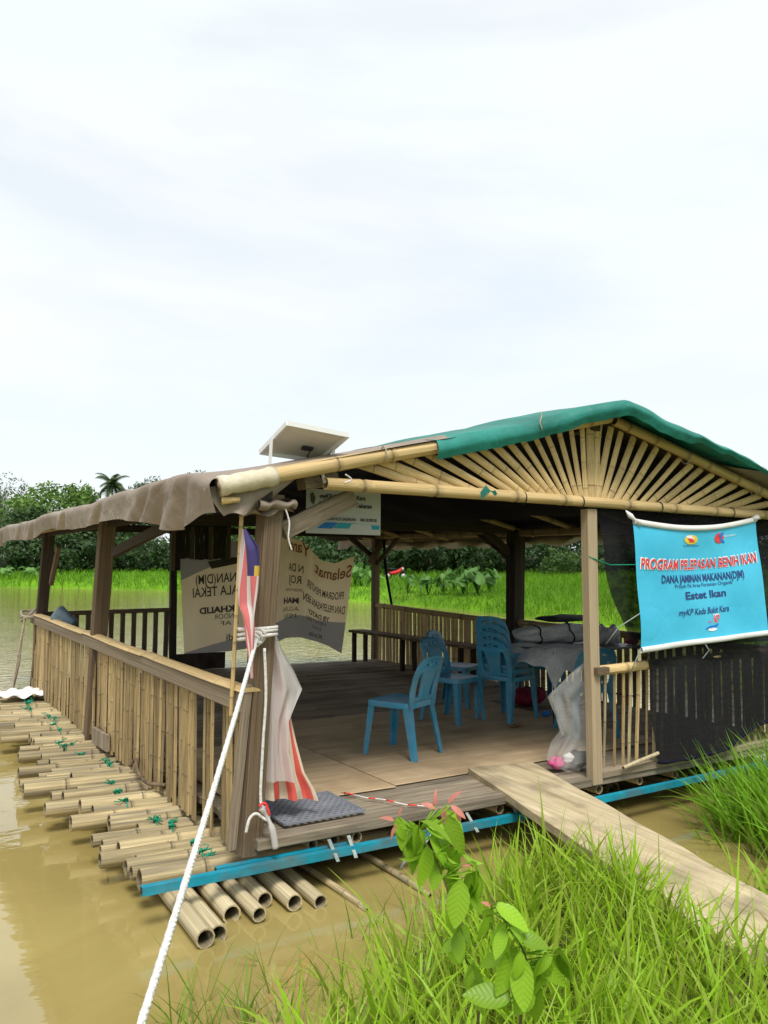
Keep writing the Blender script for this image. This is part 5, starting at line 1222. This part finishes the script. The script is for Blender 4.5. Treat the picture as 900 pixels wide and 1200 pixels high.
b = MB(); b.tube(smooth_path(pts), .0085, 7); o = b.obj('hanging_rope', 'rope_white', None, True); tag(o, 'thinner white rope hanging down the corner post with a loop at deck level', 'rope')
b = MB(); c = q_+Vector((.04, -.035, 0)); b.tube(smooth_path([c+Vector((-.03, 0, .02)), c+Vector((.0, 0, -.02)), c+Vector((.03, -.02, -.10)), c+Vector((.05, -.02, -.20))], 5), [.016]*4+[.011]*5+[.018]*7, 6); rb = b.obj('ribbon', 'plastic_white', o, True); WM.setdefault(rb, Matrix.Identity(4))
b = MB(); b.tube(smooth_path([c+Vector((-.045, -.005, .035)), c+Vector((-.01, -.01, .045)), c+Vector((.015, -.012, -.02))]), .007, 6); b.obj('red_ribbon', 'ink_red', o, True)
# old rope coiled on the far end of the railing
b = MB(); c0 = Vector((-.08, L-.05, .86))
for k in range(4): b.tube([c0+Vector((.10*math.cos(a)-.02, .22*math.sin(a)+.03*k, .05*math.cos(a)+.02*k-.02+.03*math.sin(2*a+k))) for a in [2*math.pi*j/18 for j in range(19)]], .018, 6, False)
b.tube(smooth_path([c0+Vector((-.1, -.1, 0)), c0+Vector((-.14, -.15, -.25)), c0+Vector((-.2, -.2, -.6)), c0+Vector((-.26, -.3, -.98))]), .016, 6)
b.tube(smooth_path([c0+Vector((-.08, .05, 0)), c0+Vector((-.12, .0, -.3)), c0+Vector((-.16, -.1, -.65)), c0+Vector((-.25, -.28, -.97))]), .014, 6)
tag(b.obj('coiled_rope', 'rope_old', None, True), 'old brown rope coiled over the far end of the side railing', 'rope')
c_ = at(76, 725, (Vector((-.03, 6.0, .9))-CAM).dot(FW))
def denim(s, t):
    th = s*2*math.pi; q = min(1, max(0, (t-.12)/.76)); r = .0001 if t in (0, 1) else (1-.25*q)
    if t < .12: r = t/.12
    if t > .88: r = .75*(1-t)/.12
    sq = 1/max(abs(math.cos(th)), abs(math.sin(th)))**.6
    ax_ = (RT*.75-UP*.55).normalized(); up_ = ax_.cross(FW).normalized()
    return c_+ax_*((q-.5)*.26)+(up_*math.cos(th)+FW*math.sin(th))*(.095*r*sq*(1+.05*math.sin(th*3+q*5)))
tag(grid('denim_bundle', denim, 28, 18, 'denim'), 'faded blue-grey cloth bundle lying on the far part of the side railing', 'bundle')
b = MB(); p0 = on(152, 898, 2, -.06); b.tube(smooth_path([p0, p0+Vector((.03, -.05, .06)), p0+Vector((-.02, -.3, .03)), p0+Vector((-.02, -.55, .0)), p0+Vector((.06, -.72, .01))]), .014, 7); tag(b.obj('bent_root', 'timber_mid', None, True), 'bent brown stick lying across the side logs', 'stick')
# crumpled white sheet on the far logs
def sheetf(s, t): x, y = -.55+.5*s, 6.35+.55*t; return (x, y, -.055+.02*math.sin(x*30+y*11)+.02*math.sin(y*33-x*9)*1.0)
tag(grid('white_rag', sheetf, 20, 20, 'cloth_white'), 'crumpled white plastic rag lying on the far side logs', 'rag')
# green scrap in the gable fan, tape on deck, cord from the corner
def scrap(s, t): a = on(563, 577, 1, -.16); return (a.x+.12*s+.02*t, a.y-.01*math.sin(s*7), a.z+.05*s-.05*t*(1-.5*s)+.03*math.sin(s*5))
tag(grid('green_scrap', scrap, 10, 6, 'tarp_green'), 'small bright green plastic scrap caught in the bamboo gable fan', 'scrap')
b = MB(); pts = [on(x, y, 2, .022) for x, y in [(400, 928), (430, 935), (450, 937), (475, 943), (503, 945)]]; b.tube(pts, .004, 5); o = tag(b.obj('barrier_tape', 'cloth_white', None, True), 'thin red and white tape lying on the front deck boards', 'tape')
for k in range(4):
    b = MB(); b.tube([pts[k].lerp(pts[k+1], .1), pts[k].lerp(pts[k+1], .5)], .0048, 5); b.obj('red_stripe', 'ink_red', o, True)
b = MB(); b.tube(smooth_path([on(334, 595, 1, -.1), on(339, 612, 1, -.1), on(338, 630, 1, -.1), on(342, 645, 1, -.1)]), .005, 6); b.obj('white_cord', 'rope_white', pav, True)
b = MB(); b.tube(smooth_path([on(405, 556, 1, -.2), on(412, 562, 1, -.19), on(403, 566, 1, -.2)]), .005, 5); b.obj('white_cord', 'rope_white', pav, True)

# ------------------------------------------------------------------ seedling on the bank
def leafmesh(name, w=.36, droop=.35, seed=0):
    b = MB(); n = 7; V = []; c = []
    for i in range(n+1):
        t = i/n; hw = w*.5*math.sin(math.pi*t**.85)**.8+.004; z = -droop*t*t
        V += [(t, -hw, z+.10*hw*2), (t, 0, z-.02), (t, hw, z+.10*hw*2)]; c += [.45+.3*t, .75, .5+.3*t]
    F = []
    for i in range(n):
        for k in range(2): F.append((i*3+k, (i+1)*3+k, (i+1)*3+k+1, i*3+k+1))
    b.add(V, F, c); return b.mesh(name, True)
YL = [leafmesh('leaf', .42, .3), leafmesh('leaf', .36, .55), leafmesh('leaf', .46, .12)]
PL = [leafmesh('pink_leaf', .34, .4), leafmesh('pink_leaf', .28, .7)]
for me in YL: me.materials.append(M['leaf_young'])
for me in PL: me.materials.append(M['leaf_pink'])
def seedling(label, stem_px, dep, leaves, pinks, cat='plant'):
    P = [at(x, y, dep+dz) for x, y, dz in stem_px]; base = P[0].copy(); base.z = Zg(base.x, base.y)-.03
    o = thing('seedling', label, cat, base); st = MB(); pp = smooth_path([base]+P, 5); st.tube(pp, [.0045*(1-.6*i/len(pp)) for i in range(len(pp))], 6); st.obj('stem', 'stem', o, True)
    def one(meshes, px, py, ang, ln, dz, nm):
        p = at(px, py, dep+dz); a = rad(ang); d3 = (RT*math.cos(a)+UP*math.sin(a)-FW*R.uniform(-.5, .6)).normalized()
        near = min(pp, key=lambda q: (q-p).length)
        z = (-FW*R.uniform(.3, .8)+Vector((0, 0, 1))*.75+RT*R.uniform(-.8, .8)); y = z.cross(d3).normalized(); z = d3.cross(y)
        put(nm, R.choice(meshes), None, o, Matrix.Translation(p) @ Matrix((d3, y, z)).transposed().to_4x4() @ Matrix.Diagonal((ln*1.12, ln*1.2, ln*1.12, 1)))
        b = MB(); b.tube([near, p], .0016, 5, c=.5); b.obj('petiole', 'leaf_young', o, True)
    for (x, y, a, l, dz) in leaves:
        one(YL, x, y, a, l, dz, 'leaf')
        for _ in range(2): one(YL, x+R.uniform(-9, 9), y+R.uniform(-6, 10), a+R.uniform(-45, 45), l*R.uniform(.5, .85), dz+R.uniform(-.04, .06), 'leaf')
    for (x, y, a, l, dz) in pinks: one(PL, x, y, a, l*.8, dz, 'pink_leaf')
seedling('leafy seedling with pink young leaves rising from the bank grass', [(560, 1180, .1), (545, 1120, .05), (530, 1060, 0), (512, 1010, 0), (490, 975, 0)], 2.0,
         [(490, 972, -100, .10, 0), (485, 965, -75, .075, -.02), (492, 962, 5, .075, -.05), (505, 975, -60, .105, .02), (500, 990, -95, .095, -.03), (525, 955, -70, .085, 0), (535, 985, -80, .10, .03), (518, 1000, -110, .08, .02), (470, 962, -85, .06, 0),
          (530, 1015, -60, .09, .0), (540, 1030, -100, .10, -.03), (545, 1040, -75, .11, .02), (555, 1010, -65, .09, -.02), (560, 1020, -110, .10, .02), (535, 1060, -95, .09, 0), (478, 985, -70, .07, .02), (540, 1085, -60, .09, .02), (545, 1105, -120, .09, 0), (552, 1130, -80, .10, .02), (556, 1150, -40, .09, 0)],
         [(462, 962, 155, .045, 0), (466, 966, -140, .04, .01), (468, 958, 95, .03, 0), (525, 942, 60, .05, 0), (528, 944, -25, .05, -.01), (522, 944, -110, .05, .01), (512, 948, 150, .045, 0), (510, 945, 90, .04, 0), (535, 950, -70, .04, 0), (540, 1015, 20, .035, 0)])
seedling('lower leafy seedling with drooping leaves in the bank grass', [(610, 1200, .05), (618, 1150, 0), (612, 1110, 0), (590, 1075, 0), (575, 1050, 0)], 1.85,
         [(595, 1090, -20, .10, 0), (612, 1120, -95, .10, -.02), (622, 1130, -70, .10, .02), (605, 1110, -120, .10, .02), (640, 1115, -100, .11, -.03), (655, 1110, -75, .09, 0), (590, 1080, -95, .08, 0), (580, 1060, -20, .08, 0), (600, 1170, 175, .10, -.02),
          (630, 1150, -100, .09, .02), (575, 1065, -100, .09, .02)], [(575, 1062, 130, .03, 0)])
